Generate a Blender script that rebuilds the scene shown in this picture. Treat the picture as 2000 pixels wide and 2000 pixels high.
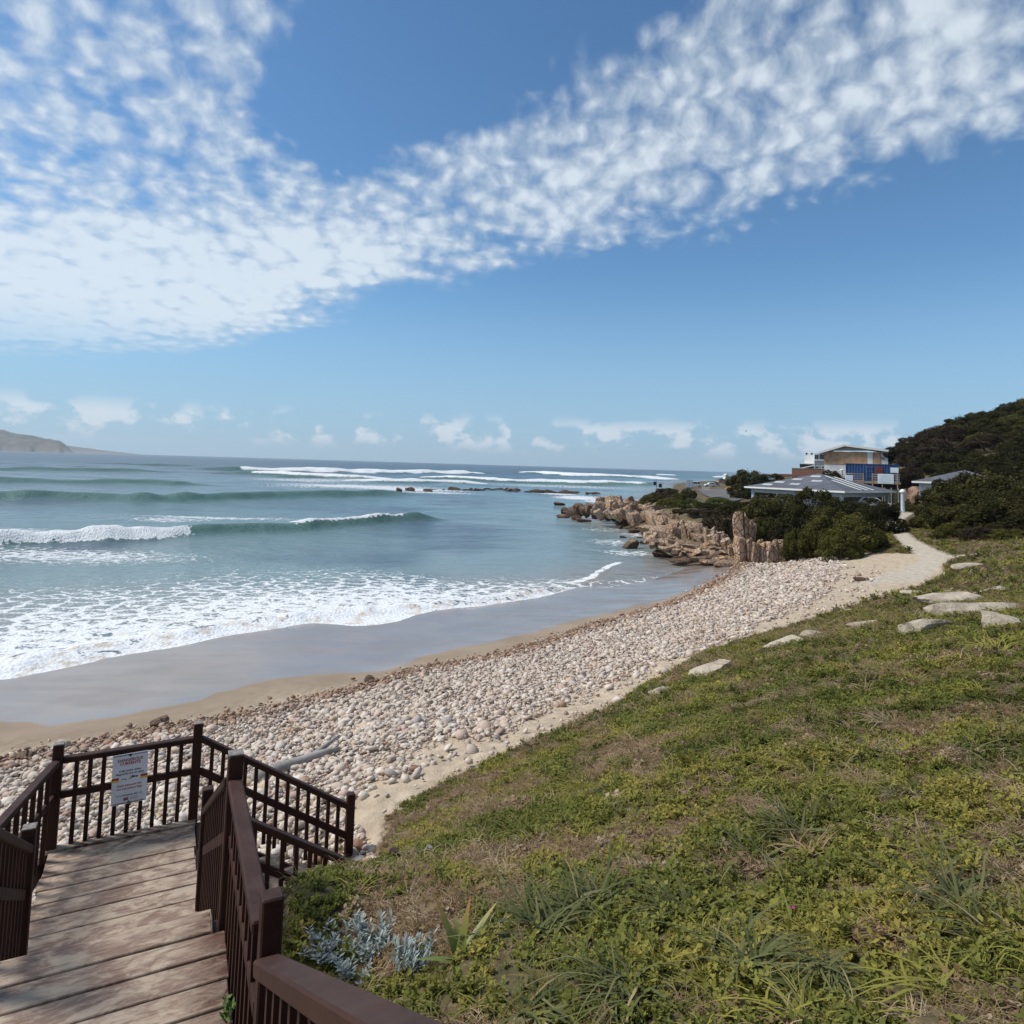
import bpy, bmesh, math, random
import numpy as np
from mathutils import Vector, Matrix

# ------------------------------------------------------------------ scene reset
for _o in list(bpy.data.objects):
    bpy.data.objects.remove(_o, do_unlink=True)
scene = bpy.context.scene
COL = scene.collection
RNG = np.random.default_rng(7)
random.seed(7)
R = math.radians

# ------------------------------------------------------------------ camera
CAM_Z = 8.5
FPX = 1300.0                     # focal length in pixels of a 2000 px wide frame
PPY = 908 - FPX * FPX / 16600    # principal point row (the photograph is a crop)
ROLL = math.atan(0.0299)
PITCH = math.atan((908 - PPY) * math.cos(ROLL) / FPX)

def ray(px, py):
    x = px - 1000.0; y = -(py - PPY)
    c, s = math.cos(ROLL), math.sin(ROLL)
    X = (x * c - y * s) / FPX; Z = (x * s + y * c) / FPX
    return np.array([X, math.cos(PITCH) - Z * math.sin(PITCH), math.sin(PITCH) + Z * math.cos(PITCH)])

cam_d = bpy.data.cameras.new('camera')
cam_d.sensor_width = 36.0
cam_d.sensor_fit = 'HORIZONTAL'
cam_d.lens = 36.0 * FPX / 2000.0
cam_d.shift_y = (PPY - 1000.0) / 2000.0
cam_d.clip_start = 0.1
cam_d.clip_end = 60000.0
cam = bpy.data.objects.new('camera', cam_d)
COL.objects.link(cam)
_c, _s = math.cos(ROLL), math.sin(ROLL)
_fw = Vector((0, math.cos(PITCH), math.sin(PITCH)))
_up0 = Vector((0, -math.sin(PITCH), math.cos(PITCH)))
_rt0 = Vector((1, 0, 0))
_rt = _rt0 * _c + _up0 * _s
_up = -_rt0 * _s + _up0 * _c
_m = Matrix((( _rt.x, _up.x, -_fw.x, 0), (_rt.y, _up.y, -_fw.y, 0), (_rt.z, _up.z, -_fw.z, CAM_Z), (0, 0, 0, 1)))
cam.matrix_world = _m
scene.camera = cam

# ------------------------------------------------------------------ node helpers
class G:
    """small helper for writing node graphs"""
    dim = '3D'
    def __init__(self, tree, dim='3D'):
        self.t = tree; self.L = tree.links; self.dim = dim
    def node(self, kind, **props):
        n = self.t.nodes.new(kind)
        for k, v in props.items():
            setattr(n, k, v)
        return n
    def put(self, sock, v):
        if v is None:
            return
        if isinstance(v, bpy.types.NodeSocket):
            self.L.new(v, sock)
        else:
            sock.default_value = v
    def m(self, op, a, b=None, c=None, clamp=False):
        n = self.node('ShaderNodeMath', operation=op, use_clamp=clamp)
        self.put(n.inputs[0], a); self.put(n.inputs[1], b); self.put(n.inputs[2], c)
        return n.outputs[0]
    def vm(self, op, a, b=None, scale=None):
        n = self.node('ShaderNodeVectorMath', operation=op)
        self.put(n.inputs[0], a); self.put(n.inputs[1], b)
        if scale is not None:
            self.put(n.inputs['Scale'], scale)
        return n.outputs['Value'] if op in ('LENGTH', 'DOT_PRODUCT', 'DISTANCE') else n.outputs[0]
    def ss(self, x, lo, hi, a=0.0, b=1.0):
        n = self.node('ShaderNodeMapRange', interpolation_type='SMOOTHSTEP')
        self.put(n.inputs[0], x); self.put(n.inputs[1], lo); self.put(n.inputs[2], hi)
        self.put(n.inputs[3], a); self.put(n.inputs[4], b)
        return n.outputs[0]
    def noise(self, vec, scale, detail=3.0, rough=0.55, dist=0.0, out=0, dim=None, lac=2.0):
        dim = dim or self.dim
        n = self.node('ShaderNodeTexNoise', noise_dimensions=dim)
        self.put(n.inputs['Vector'], vec); self.put(n.inputs['Scale'], scale)
        self.put(n.inputs['Detail'], detail); self.put(n.inputs['Roughness'], rough)
        self.put(n.inputs['Distortion'], dist); self.put(n.inputs['Lacunarity'], lac)
        return n.outputs[out]
    def voro(self, vec, scale, feature='F1', out=0, dim=None, rnd=1.0, smooth=None):
        dim = dim or self.dim
        n = self.node('ShaderNodeTexVoronoi', feature=feature, voronoi_dimensions=dim)
        self.put(n.inputs['Vector'], vec); self.put(n.inputs['Scale'], scale)
        self.put(n.inputs['Randomness'], rnd)
        if smooth is not None:
            n.inputs['Smoothness'].default_value = smooth
        return n.outputs[out]
    def mix(self, f, a, b, mode='MIX'):
        n = self.node('ShaderNodeMix', data_type='RGBA', blend_type=mode)
        self.put(n.inputs[0], f)
        for s, v in ((n.inputs[6], a), (n.inputs[7], b)):
            if isinstance(v, tuple) and len(v) == 3:
                v = (*v, 1.0)
            self.put(s, v)
        return n.outputs[2]
    def ramp(self, f, stops, interp='LINEAR'):
        n = self.node('ShaderNodeValToRGB')
        cr = n.color_ramp; cr.interpolation = interp
        while len(cr.elements) < len(stops):
            cr.elements.new(0.5)
        for e, (p, c) in zip(cr.elements, stops):
            e.position = p; e.color = (*c, 1.0)
        self.put(n.inputs[0], f)
        return n.outputs[0]
    def attr(self, name, kind='GEOMETRY', out='Fac'):
        n = self.node('ShaderNodeAttribute', attribute_name=name, attribute_type=kind)
        return n.outputs[out]
    def pos(self):
        return self.node('ShaderNodeNewGeometry').outputs['Position']
    def obj(self):
        return self.node('ShaderNodeTexCoord').outputs['Object']
    def rnd(self):
        return self.node('ShaderNodeObjectInfo').outputs['Random']
    def sep(self, v):
        n = self.node('ShaderNodeSeparateXYZ'); self.put(n.inputs[0], v); return n.outputs
    def comb(self, x, y, z):
        n = self.node('ShaderNodeCombineXYZ')
        self.put(n.inputs[0], x); self.put(n.inputs[1], y); self.put(n.inputs[2], z)
        return n.outputs[0]
    def bump(self, h, strength=0.5, dist=0.02, normal=None):
        n = self.node('ShaderNodeBump')
        self.put(n.inputs['Height'], h); self.put(n.inputs['Strength'], strength)
        self.put(n.inputs['Distance'], dist); self.put(n.inputs['Normal'], normal)
        return n.outputs[0]

# ------------------------------------------------------------------ world: sky, sun, exposure
SUN_AZ = 176.0     # degrees counter-clockwise from +X, where the light comes from
SUN_EL = 48.0
world = bpy.data.worlds.new('World')
scene.world = world
world.use_nodes = True
wt = world.node_tree
wt.nodes.clear()
g = G(wt, '2D')
sky = g.node('ShaderNodeTexSky', sky_type='NISHITA')
sky.sun_disc = False
sky.sun_elevation = R(SUN_EL)
sky.sun_rotation = R(90.0 - SUN_AZ)
sky.altitude = 10.0
sky.air_density = 1.0
sky.dust_density = 0.15
sky.ozone_density = 1.6
dirv = g.node('ShaderNodeTexCoord').outputs['Generated']
dx, dy, dz = g.sep(dirv)
dzc = g.m('MAXIMUM', dz, 0.02)
u = g.m('DIVIDE', dx, dzc)
v = g.m('DIVIDE', dy, dzc)
uv = g.comb(u, v, 0.0)
# ---- high cloud sheet, laid out in sky-plane coordinates
big = g.noise(uv, 0.9, 3.0, 0.55)
bigs = g.m('SUBTRACT', big, 0.5)
s_ = g.m('ADD', g.m('ADD', g.m('MULTIPLY', u, 0.62), g.m('MULTIPLY', v, 0.78)), g.m('MULTIPLY', bigs, 0.9))
s_ = g.m('ADD', s_, g.m('MULTIPLY', g.m('MINIMUM', g.m('ADD', u, 2.2), 0.0), -0.28))
edge = g.ss(s_, 2.05, g.m('ADD', 2.85, g.m('MULTIPLY', g.ss(u, -0.6, -3.0), 0.9)), 1.0, 0.0)                       # far edge of the sheet
q_ = g.m('ADD', g.m('ADD', g.m('MULTIPLY', u, 0.88), g.m('MULTIPLY', v, 0.47)), g.m('MULTIPLY', bigs, 0.55))
wgap = g.ss(v, 1.75, 2.7, 0.27, -0.25)
gap = g.m('SUBTRACT', g.m('ABSOLUTE', g.m('SUBTRACT', q_, 0.50)), wgap)
gapm = g.ss(gap, -0.10, 0.20)
cover = g.m('MULTIPLY', edge, gapm)
# thicker, smoother towards the far left of the sheet
veil = g.m('MULTIPLY', g.ss(v, 2.3, 3.4), g.ss(u, 0.9, -0.9))
warp = g.noise(uv, 5.0, 2.0, 0.5, out=1)
wv = g.vm('ADD', uv, g.vm('SCALE', g.vm('SUBTRACT', warp, (0.5, 0.5, 0.5)), scale=0.06))
rpl = g.m('POWER', g.vm('LENGTH', uv), -0.55)
str_uv = g.vm('SCALE', wv, scale=rpl)
p1 = g.voro(str_uv, 21.0, 'SMOOTH_F1', smooth=0.9)
p2 = g.noise(str_uv, 34.0, 3.0, 0.55)
p3 = g.noise(wv, 2.6, 2.0, 0.5)
puff = g.m('ADD', g.m('MULTIPLY', g.m('SUBTRACT', 0.62, p1), 1.05), g.m('MULTIPLY', g.m('SUBTRACT', p2, 0.5), 0.85))
holes = g.noise(uv, 2.6, 3.0, 0.6)
puff = g.m('ADD', puff, g.m('MULTIPLY', g.m('SUBTRACT', p3, 0.5), 1.1))
puff = g.m('SUBTRACT', puff, g.m('MULTIPLY', g.ss(holes, 0.46, 0.66), g.m('MULTIPLY', g.ss(u, 0.1, -0.6), g.ss(v, 3.2, 2.2, 0.0, 0.52))))
puff = g.m('ADD', puff, g.m('MULTIPLY', veil, 0.62))
dens = g.m('ADD', puff, g.m('MULTIPLY', g.m('SUBTRACT', cover, 1.0), 1.15))
ca = g.ss(dens, -0.56, 0.86)
soft = g.m('MULTIPLY', g.ss(dens, -0.65, 0.5), 0.30)
ca = g.m('MAXIMUM', ca, g.m('MULTIPLY', soft, cover))
ca = g.m('MULTIPLY', ca, g.ss(dz, 0.075, 0.20))
ca = g.m('MULTIPLY', g.m('MULTIPLY', ca, g.ss(cover, 0.02, 0.45)), 0.86)
# ---- low cumulus along the horizon (direction space)
hl = g.m('SQRT', g.m('ADD', g.m('MULTIPLY', dx, dx), g.m('MULTIPLY', dy, dy)))
az = g.m('ARCTAN2', dx, dy)
el = g.m('ARCTAN2', dz, hl)
lowv = g.comb(g.m('MULTIPLY', az, 17.0), g.m('MULTIPLY', el, 25.0), 3.7)
ln = g.noise(lowv, 1.0, 4.0, 0.58)
la = g.noise(g.comb(g.m('MULTIPLY', az, 2.6), 1.3, 0.0), 1.0, 1.0, 0.5)
amt = g.m('ADD', g.m('MULTIPLY', g.ss(az, -0.25, 0.45), 0.085), g.m('MULTIPLY', g.m('SUBTRACT', la, 0.5), 0.22))
band = g.m('MULTIPLY', g.ss(el, 0.010, 0.036), g.ss(el, 0.050, 0.080, 1.0, 0.0))
ld = g.m('ADD', g.m('SUBTRACT', ln, 0.565), amt)
lalpha = g.m('MULTIPLY', g.m('MULTIPLY', g.ss(ld, -0.075, 0.07), band), 0.85)
haze_l = g.m('MULTIPLY', g.ss(el, 0.30, 0.0), 0.80)
CLOUD = (5.7, 6.35, 6.9, 1.0)
CLOUD_LOW = (5.8, 6.4, 7.0, 1.0)
bright = g.m('ADD', g.ss(dens, 0.0, 0.9, 0.90, 1.06), 0.0)
cl = g.vm('SCALE', g.comb(CLOUD[0], CLOUD[1], CLOUD[2]), scale=bright)
tinted = g.mix(1.0, sky.outputs[0], (0.58, 0.85, 1.0, 1.0), 'MULTIPLY')
c0 = g.mix(haze_l, tinted, (2.55, 4.0, 5.6, 1.0))
c1 = g.mix(lalpha, c0, CLOUD_LOW)
c2 = g.mix(ca, c1, cl)
bg = g.node('ShaderNodeBackground')
g.put(bg.inputs[0], c2)
bg.inputs[1].default_value = 0.10
wo = g.node('ShaderNodeOutputWorld')
wt.links.new(bg.outputs[0], wo.inputs[0])
world.cycles.sampling_method = 'MANUAL'
world.cycles.sample_map_resolution = 256

sun_d = bpy.data.lights.new('sun', 'SUN')
sun_d.energy = 3.3
sun_d.angle = R(14.0)
sun_d.color = (1.0, 0.955, 0.88)
sun = bpy.data.objects.new('sun', sun_d)
COL.objects.link(sun)
_sd = Vector((math.cos(R(SUN_EL)) * math.cos(R(SUN_AZ)), math.cos(R(SUN_EL)) * math.sin(R(SUN_AZ)), math.sin(R(SUN_EL))))
sun.rotation_euler = _sd.to_track_quat('Z', 'Y').to_euler()

vs = scene.view_settings
vs.view_transform = 'Standard'
vs.look = 'None'
vs.exposure = 0.35
vs.gamma = 1.0
vs.use_curve_mapping = False
scene.render.engine = 'CYCLES'
scene.render.resolution_x = 1024
scene.render.resolution_y = 1024

# ------------------------------------------------------------------ object helpers
def tag(o, label=None, cat=None, group=None, kind=None):
    if label: o['label'] = label
    if cat: o['category'] = cat
    if group: o['group'] = group
    if kind: o['kind'] = kind
    return o

def thing(name, label, cat, loc=(0, 0, 0), rz=0.0, group=None):
    o = bpy.data.objects.new(name, None)
    o.empty_display_size = 0.2
    COL.objects.link(o)
    o.location = loc; o.rotation_euler = (0, 0, rz)
    return tag(o, label, cat, group)

def link(name, me, parent=None, mat=None):
    o = bpy.data.objects.new(name, me)
    COL.objects.link(o)
    if mat is not None and not me.materials:
        me.materials.append(mat)
    if parent is not None:
        o.parent = parent
    return o

def mesh_np(name, verts, faces, smooth=False):
    """verts (n,3) array, faces (m,k) array with constant k"""
    me = bpy.data.meshes.new(name)
    verts = np.asarray(verts, dtype=np.float32); faces = np.asarray(faces, dtype=np.int32)
    n, k = faces.shape
    me.vertices.add(len(verts)); me.vertices.foreach_set('co', verts.ravel())
    me.loops.add(n * k); me.loops.foreach_set('vertex_index', faces.ravel())
    me.polygons.add(n)
    me.polygons.foreach_set('loop_start', np.arange(0, n * k, k, dtype=np.int32))
    try:
        me.polygons.foreach_set('loop_total', np.full(n, k, dtype=np.int32))
    except Exception:
        pass
    if smooth:
        me.polygons.foreach_set('use_smooth', np.ones(n, dtype=bool))
    me.update(calc_edges=True)
    me.validate()
    return me

def set_attr(me, name, vals, typ='FLOAT', dom='POINT'):
    a = me.attributes.new(name, typ, dom)
    vals = np.asarray(vals, dtype=np.float32)
    a.data.foreach_set('vector' if typ == 'FLOAT_VECTOR' else 'value', vals.ravel())

class MB:
    """mesh builder: boxes, prisms, tubes collected into one mesh"""
    def __init__(self):
        self.v = []; self.f = []
    def add(self, vs, fs):
        b = len(self.v)
        self.v += [tuple(x) for x in vs]
        self.f += [tuple(i + b for i in q) for q in fs]
        return self
    def box(self, c, s, rz=0.0, M=None):
        hx, hy, hz = s[0] / 2, s[1] / 2, s[2] / 2
        pts = [(-hx, -hy, -hz), (hx, -hy, -hz), (hx, hy, -hz), (-hx, hy, -hz), (-hx, -hy, hz), (hx, -hy, hz), (hx, hy, hz), (-hx, hy, hz)]
        cz, sz = math.cos(rz), math.sin(rz)
        if M is not None:
            pts = [tuple(M @ Vector(p)) for p in pts]
        else:
            pts = [(c[0] + x * cz - y * sz, c[1] + x * sz + y * cz, c[2] + z) for x, y, z in pts]
        return self.add(pts, [(0, 3, 2, 1), (4, 5, 6, 7), (0, 1, 5, 4), (1, 2, 6, 5), (2, 3, 7, 6), (3, 0, 4, 7)])
    def beam(self, a, b, w, h, up=(0, 0, 1)):
        """rectangular bar from a to b, w sideways, h along up"""
        a = Vector(a); b = Vector(b); d = (b - a); L = d.length; d.normalize()
        side = d.cross(Vector(up)).normalized(); upv = side.cross(d).normalized()
        pts = []
        for p in (a, b):
            for sx, sz in ((-1, -1), (1, -1), (1, 1), (-1, 1)):
                pts.append(p + side * (sx * w / 2) + upv * (sz * h / 2))
        return self.add(pts, [(3, 2, 1, 0), (4, 5, 6, 7), (0, 1, 5, 4), (1, 2, 6, 5), (2, 3, 7, 6), (3, 0, 4, 7)])
    def prism(self, poly, z0, z1):
        n = len(poly)
        pts = [(x, y, z0) for x, y in poly] + [(x, y, z1) for x, y in poly]
        return self.add(pts, [tuple(range(n - 1, -1, -1)), tuple(range(n, 2 * n))] + [(i, (i + 1) % n, n + (i + 1) % n, n + i) for i in range(n)])
    def extr(self, poly, M, d):
        """polygon in local xy extruded along local z by d, transformed by M"""
        n = len(poly)
        pts = [M @ Vector((x, y, 0)) for x, y in poly] + [M @ Vector((x, y, d)) for x, y in poly]
        return self.add(pts, [tuple(range(n - 1, -1, -1)), tuple(range(n, 2 * n))] + [(i, (i + 1) % n, n + (i + 1) % n, n + i) for i in range(n)])
    def tube(self, pts, rad, n=8, cap=True):
        pts = [Vector(p) for p in pts]
        if not hasattr(rad, '__len__'):
            rad = [rad] * len(pts)
        vs = []; fs = []
        for i, p in enumerate(pts):
            d = (pts[min(i + 1, len(pts) - 1)] - pts[max(i - 1, 0)]).normalized()
            ref = Vector((0, 0, 1)) if abs(d.z) < 0.9 else Vector((1, 0, 0))
            s1 = d.cross(ref).normalized(); s2 = s1.cross(d).normalized()
            for k in range(n):
                a = 2 * math.pi * k / n
                vs.append(p + (s1 * math.cos(a) + s2 * math.sin(a)) * rad[i])
        for i in range(len(pts) - 1):
            for k in range(n):
                k2 = (k + 1) % n
                fs.append((i * n + k, i * n + k2, (i + 1) * n + k2, (i + 1) * n + k))
        if cap:
            fs.append(tuple(range(n - 1, -1, -1))); fs.append(tuple((len(pts) - 1) * n + k for k in range(n)))
        return self.add(vs, fs)
    def lathe(self, c, prof, n=16):
        vs = []; fs = []
        for r, z in prof:
            for k in range(n):
                a = 2 * math.pi * k / n
                vs.append((c[0] + r * math.cos(a), c[1] + r * math.sin(a), c[2] + z))
        for i in range(len(prof) - 1):
            for k in range(n):
                k2 = (k + 1) % n
                fs.append((i * n + k, i * n + k2, (i + 1) * n + k2, (i + 1) * n + k))
        fs.append(tuple(range(n - 1, -1, -1))); fs.append(tuple((len(prof) - 1) * n + k for k in range(n)))
        return self.add(vs, fs)
    def mesh(self, name, mat=None, smooth=False, bevel=0.0):
        me = bpy.data.meshes.new(name)
        me.from_pydata(self.v, [], self.f)
        if bevel > 0:
            bm = bmesh.new(); bm.from_mesh(me)
            bmesh.ops.bevel(bm, geom=list(bm.edges), offset=bevel, segments=1, affect='EDGES', clamp_overlap=True)
            bm.to_mesh(me); bm.free()
        if mat is not None: me.materials.append(mat)
        if smooth:
            me.polygons.foreach_set('use_smooth', np.ones(len(me.polygons), dtype=bool))
        me.update()
        return me
    def build(self, name, mat, parent=None, smooth=False, bevel=0.0):
        return link(name, self.mesh(name, mat, smooth, bevel), parent)

# ------------------------------------------------------------------ materials
def new_mat(name, rough=0.8, spec=0.3, dim='3D'):
    m = bpy.data.materials.new(name)
    m.use_nodes = True
    gg = G(m.node_tree, dim)
    b = m.node_tree.nodes['Principled BSDF']
    b.inputs['Roughness'].default_value = rough
    b.inputs['Specular IOR Level'].default_value = spec
    return m, gg, b

def simple_mat(name, col, rough=0.7, var=0.15, scale=3.0, bump=0.0, bscale=20.0, metal=0.0, spec=0.3, rand=0.0):
    """painted / plain surface with weathering noise"""
    m, gg, b = new_mat(name, rough, spec)
    P = gg.obj()
    n = gg.noise(P, scale, 4.0, 0.6)
    lo = tuple(c * (1 - var) for c in col); hi = tuple(min(1.0, c * (1 + var)) for c in col)
    c = gg.mix(gg.ss(n, 0.3, 0.7), lo, hi)
    if rand > 0:
        c = gg.mix(gg.m('MULTIPLY', gg.rnd(), rand), c, tuple(x * 0.35 for x in col))
    gg.put(b.inputs['Base Color'], c)
    b.inputs['Metallic'].default_value = metal
    if bump > 0:
        gg.put(b.inputs['Normal'], gg.bump(gg.noise(P, bscale, 4.0, 0.6), bump, 0.01))
    return m

# ------------------------------------------------------------------ terrain height field
def U(px, py, z):
    """world point seen at a pixel of the 2000 px frame, at height z"""
    r = ray(px, py); s = (z - CAM_Z) / r[2]
    return np.array([r[0] * s, r[1] * s, z])

def UD(px, py, dist):
    """world point seen at a pixel, at forward distance dist"""
    r = ray(px, py); s = dist / r[1]
    return np.array([r[0] * s, dist, CAM_Z + r[2] * s])

TH = R(26.8)                                     # direction of the stair boards
T2 = np.array([math.cos(TH), math.sin(TH)])      # along the boards
P2 = np.array([-math.sin(TH), math.cos(TH)])     # down the stairs, away from the camera
def TP(t, p, z=0.0):
    q = T2 * t + P2 * p
    return (q[0], q[1], z)

WATER = [U(*q) for q in ((0, 1322, .15), (150, 1292, .15), (300, 1262, .15), (450, 1235, .15), (600, 1213, .15), (865, 1187, .15),
         (1022, 1168, .15), (1134, 1145, .15), (1279, 1129, .15), (1337, 1110, .15))]
WATER = [np.array((-60, -12, .15)), np.array((-34, 13, .15))] + WATER
WETTOP = [U(*q) for q in ((0, 1410, .6), (100, 1418, .6), (250, 1400, .6), (400, 1365, .6), (520, 1328, .58), (640, 1318, .58), (760, 1310, .58), (844, 1279, .55),
          (1035, 1238, .55), (1155, 1207, .5), (1304, 1172, .5), (1400, 1135, .6))]
WETTOP = [np.array((-55, -16, .7)), np.array((-28, 10, .7))] + WETTOP
PEB_LO = [U(*q) for q in ((-250, 1540, 1.05), (33, 1473, 1.0), (217, 1439, 1.0), (380, 1406, 1.0), (471, 1392, .95), (590, 1363, .9), (700, 1340, .9), (786, 1309, .9), (985, 1274, .85),
          (1159, 1216, .8), (1325, 1170, .8), (1400, 1130, .8), (1440, 1098, 1.0))]
PEB_HI = [U(*q) for q in ((692, 1581, 3.3), (728, 1553, 3.3), (777, 1524, 3.3), (909, 1470, 3.3), (1076, 1406, 3.15), (1221, 1336, 3.0), (1300, 1306, 2.9),
          (1409, 1260, 2.8), (1510, 1222, 2.75), (1610, 1165, 2.7), (1672, 1112, 2.6))]
GRASS_EDGE = [U(*q) for q in ((505, 1790, 5.55), (560, 1752, 5.1), (620, 1728, 4.7), (690, 1705, 4.25), (745, 1672, 3.8), (757, 1590, 3.45), (868, 1531, 3.45), (1036, 1453, 3.45),
          (1192, 1381, 3.3), (1351, 1285, 3.1), (1434, 1256, 3.0), (1597, 1206, 3.0), (1691, 1177, 3.1), (1789, 1148, 3.3), (1850, 1122, 3.4))]
BUSH_EDGE = [U(*q) for q in ((1835, 1098, 3.5), (1800, 1082, 3.3), (1700, 1080, 2.7), (1600, 1080, 2.1), (1560, 1090, 1.6), (1500, 1098, 1.1), (1440, 1098, .9))]

ctrl = []
ctrl += WATER + WETTOP + PEB_LO + PEB_HI + GRASS_EDGE + BUSH_EDGE
for q in ((600, 1820, 5.62), (700, 1780, 5.55), (900, 1900, 5.82), (1000, 2000, 5.98), (1400, 2000, 6.32), (2000, 2000, 6.62), (1000, 1700, 5.4), (800, 1700, 4.95),
          (1500, 1500, 5.75), (1300, 1450, 5.0), (1750, 1350, 5.55), (2000, 1250, 5.8), (2000, 1500, 6.25), (1500, 1750, 6.0), (1600, 1300, 4.6), (1450, 1330, 4.1), (1150, 1480, 4.3),
          (1850, 1180, 4.2), (2000, 1150, 4.6), (2000, 1110, 4.3), (2000, 1060, 4.5), (1830, 1090, 3.5), (1760, 1050, 3.6), (1740, 1010, 3.7), (1762, 999, 3.7)):
    ctrl.append(U(*q))
for t, p, z in ((0.0, 4.3, 4.85), (-1.0, 4.3, 4.8), (0.0, 6.3, 4.2), (0.0, 8.2, 3.55), (-1.2, 8.2, 3.45), (2.0, 8.2, 3.35), (2.6, 9.0, 3.38), (0.0, 2.0, 5.7), (1.0, 7.0, 4.25), (0.4, 9.6, 3.0), (-3.0, 7.0, 3.6), (.4, 3.5, 4.95), (.2, 3.0, 5.1), (.5, 4.2, 4.9), (-.5, 3.0, 5.0), (.5, 5.0, 4.65), (.45, 2.4, 5.5), (.95, 4.2, 5.25), (.9, 3.5, 5.5)):
    ctrl.append(np.array(TP(t, p, z)))
for x, y, z in ((0, 0, 6.6), (3, -3, 7.4), (-6, -4, 6.6), (-9, 2, 4.6), (-14, 2, 3.3), (-20, 7, 1.4), (-24, -12, 4.5), (12, -6, 8.0), (0, -25, 10), (30, 10, 7.5), (20, 22, 5.3), (40, 30, 6.4), (30, -30, 12), (-40, -40, 6),
                # rock point and ground behind it
                (20, 56.5, 1.0), (23.5, 56.5, 1.3), (26, 66, 3.2), (22, 82, 3.0), (33, 80, 3.6), (23, 92, 2.4), (24, 108, 2.4), (28, 125, 2.4), (33, 105, 3.2), (17, 122, 0.4), (16, 106, 0.0), (16, 92, -.3), (13, 100, -.6), (18, 80, -.1), (20, 72, .1),
                (21, 150, -1), (28, 150, .4), (36, 160, 2.0), (45, 150, 2.3), (38, 200, -.4), (50, 200, 1.9), (54, 250, -.4), (64, 250, 1.9), (75, 250, 2.3), (40, 250, -2), (74, 330, -1), (88, 330, 1.5), (110, 330, 3),
                # around the buildings
                (45, 100, 3.9), (55, 100, 3.9), (62, 96, 3.9), (48, 128, 4.2), (60, 130, 6.5), (58, 112, 4.3), (66, 118, 4.6), (60, 145, 8.0), (75, 150, 8), (90, 165, 9),
                # hill on the right
                (46, 55, 5.2), (56, 64, 6.4), (70, 72, 9.0), (62, 88, 5.2), (74, 100, 8.4), (78, 118, 11.0), (82, 132, 14.0), (100, 120, 16.0), (98, 145, 19.0), (118, 150, 24.0), (140, 165, 30.0), (120, 100, 19), (110, 70, 15), (90, 45, 10.5), (160, 120, 30), (120, 190, 15), (150, 240, 15), (90, 220, 4),
                # sea floor
                (-30, 40, -.9), (-15, 46, -.9), (0, 55, -.9), (10, 62, -.7), (16, 72, -.5), (-10, 80, -2.0), (-60, 60, -2.5), (5, 95, -1.2), (-40, 120, -3.5), (0, 150, -3), (10, 200, -2), (30, 300, -2), (50, 400, -3), (-80, 20, -2.5), (-120, -10, -3)):
    ctrl.append(np.array((x, y, z), dtype=float))
for azd, rr, z in [(a, 500, -6) for a in (-90, -60, -30, 0)] + [(a, 3000, -12) for a in (-90, -60, -30, 0, 10)] + [(a, 8000, -15) for a in (-90, -50, -20, 0, 10)] + [(18, 500, 2), (30, 500, 4), (60, 500, 20), (16, 1200, -3), (30, 1200, 3), (60, 1200, 50), (100, 500, 50), (150, 500, 40), (-150, 500, 10), (-120, 500, -5), (40, 3000, 30), (100, 3000, 60), (170, 3000, 60), (40, 8000, 30), (120, 8000, 60), (-160, 8000, 20), (15, 700, -3), (-120, 8000, -12)]:
    ctrl.append(np.array((rr * math.sin(R(azd)), rr * math.cos(R(azd)), z), dtype=float))
ctrl = np.array(ctrl)

def warp2(xy):
    r = np.hypot(xy[:, 0], xy[:, 1])
    return xy / np.sqrt(np.maximum(r, 0.05))[:, None]
_cw = warp2(ctrl[:, :2])
def _phi(d): return np.sqrt(d * d + 0.02)
_n = len(_cw)
_A = np.zeros((_n + 3, _n + 3))
_A[:_n, :_n] = _phi(np.linalg.norm(_cw[:, None] - _cw[None], axis=2)) - np.eye(_n) * 0.02
_A[:_n, _n] = 1; _A[:_n, _n + 1:] = _cw
_A[_n, :_n] = 1; _A[_n + 1:, :_n] = _cw.T
_b = np.zeros(_n + 3); _b[:_n] = ctrl[:, 2]
_w = np.linalg.solve(_A, _b)
def ground_z(xy):
    xy = np.atleast_2d(np.asarray(xy, dtype=float))
    out = np.empty(len(xy))
    for i in range(0, len(xy), 20000):
        c = warp2(xy[i:i + 20000])
        d = _phi(np.linalg.norm(c[:, None] - _cw[None], axis=2))
        out[i:i + 20000] = d @ _w[:_n] + _w[_n] + c @ _w[_n + 1:]
    return out
def gz(x, y): return float(ground_z([(x, y)])[0])

def at_ground(px, py):
    """where the ray through a pixel meets the ground"""
    r = ray(px, py)
    ts = np.geomspace(1.5, 400, 900)
    P = r[None] * ts[:, None]
    h = P[:, 2] + CAM_Z - ground_z(P[:, :2])
    i = int(np.argmax(h < 0)) if (h < 0).any() else len(ts) - 1
    return np.array([P[i, 0], P[i, 1], gz(P[i, 0], P[i, 1])])

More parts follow.
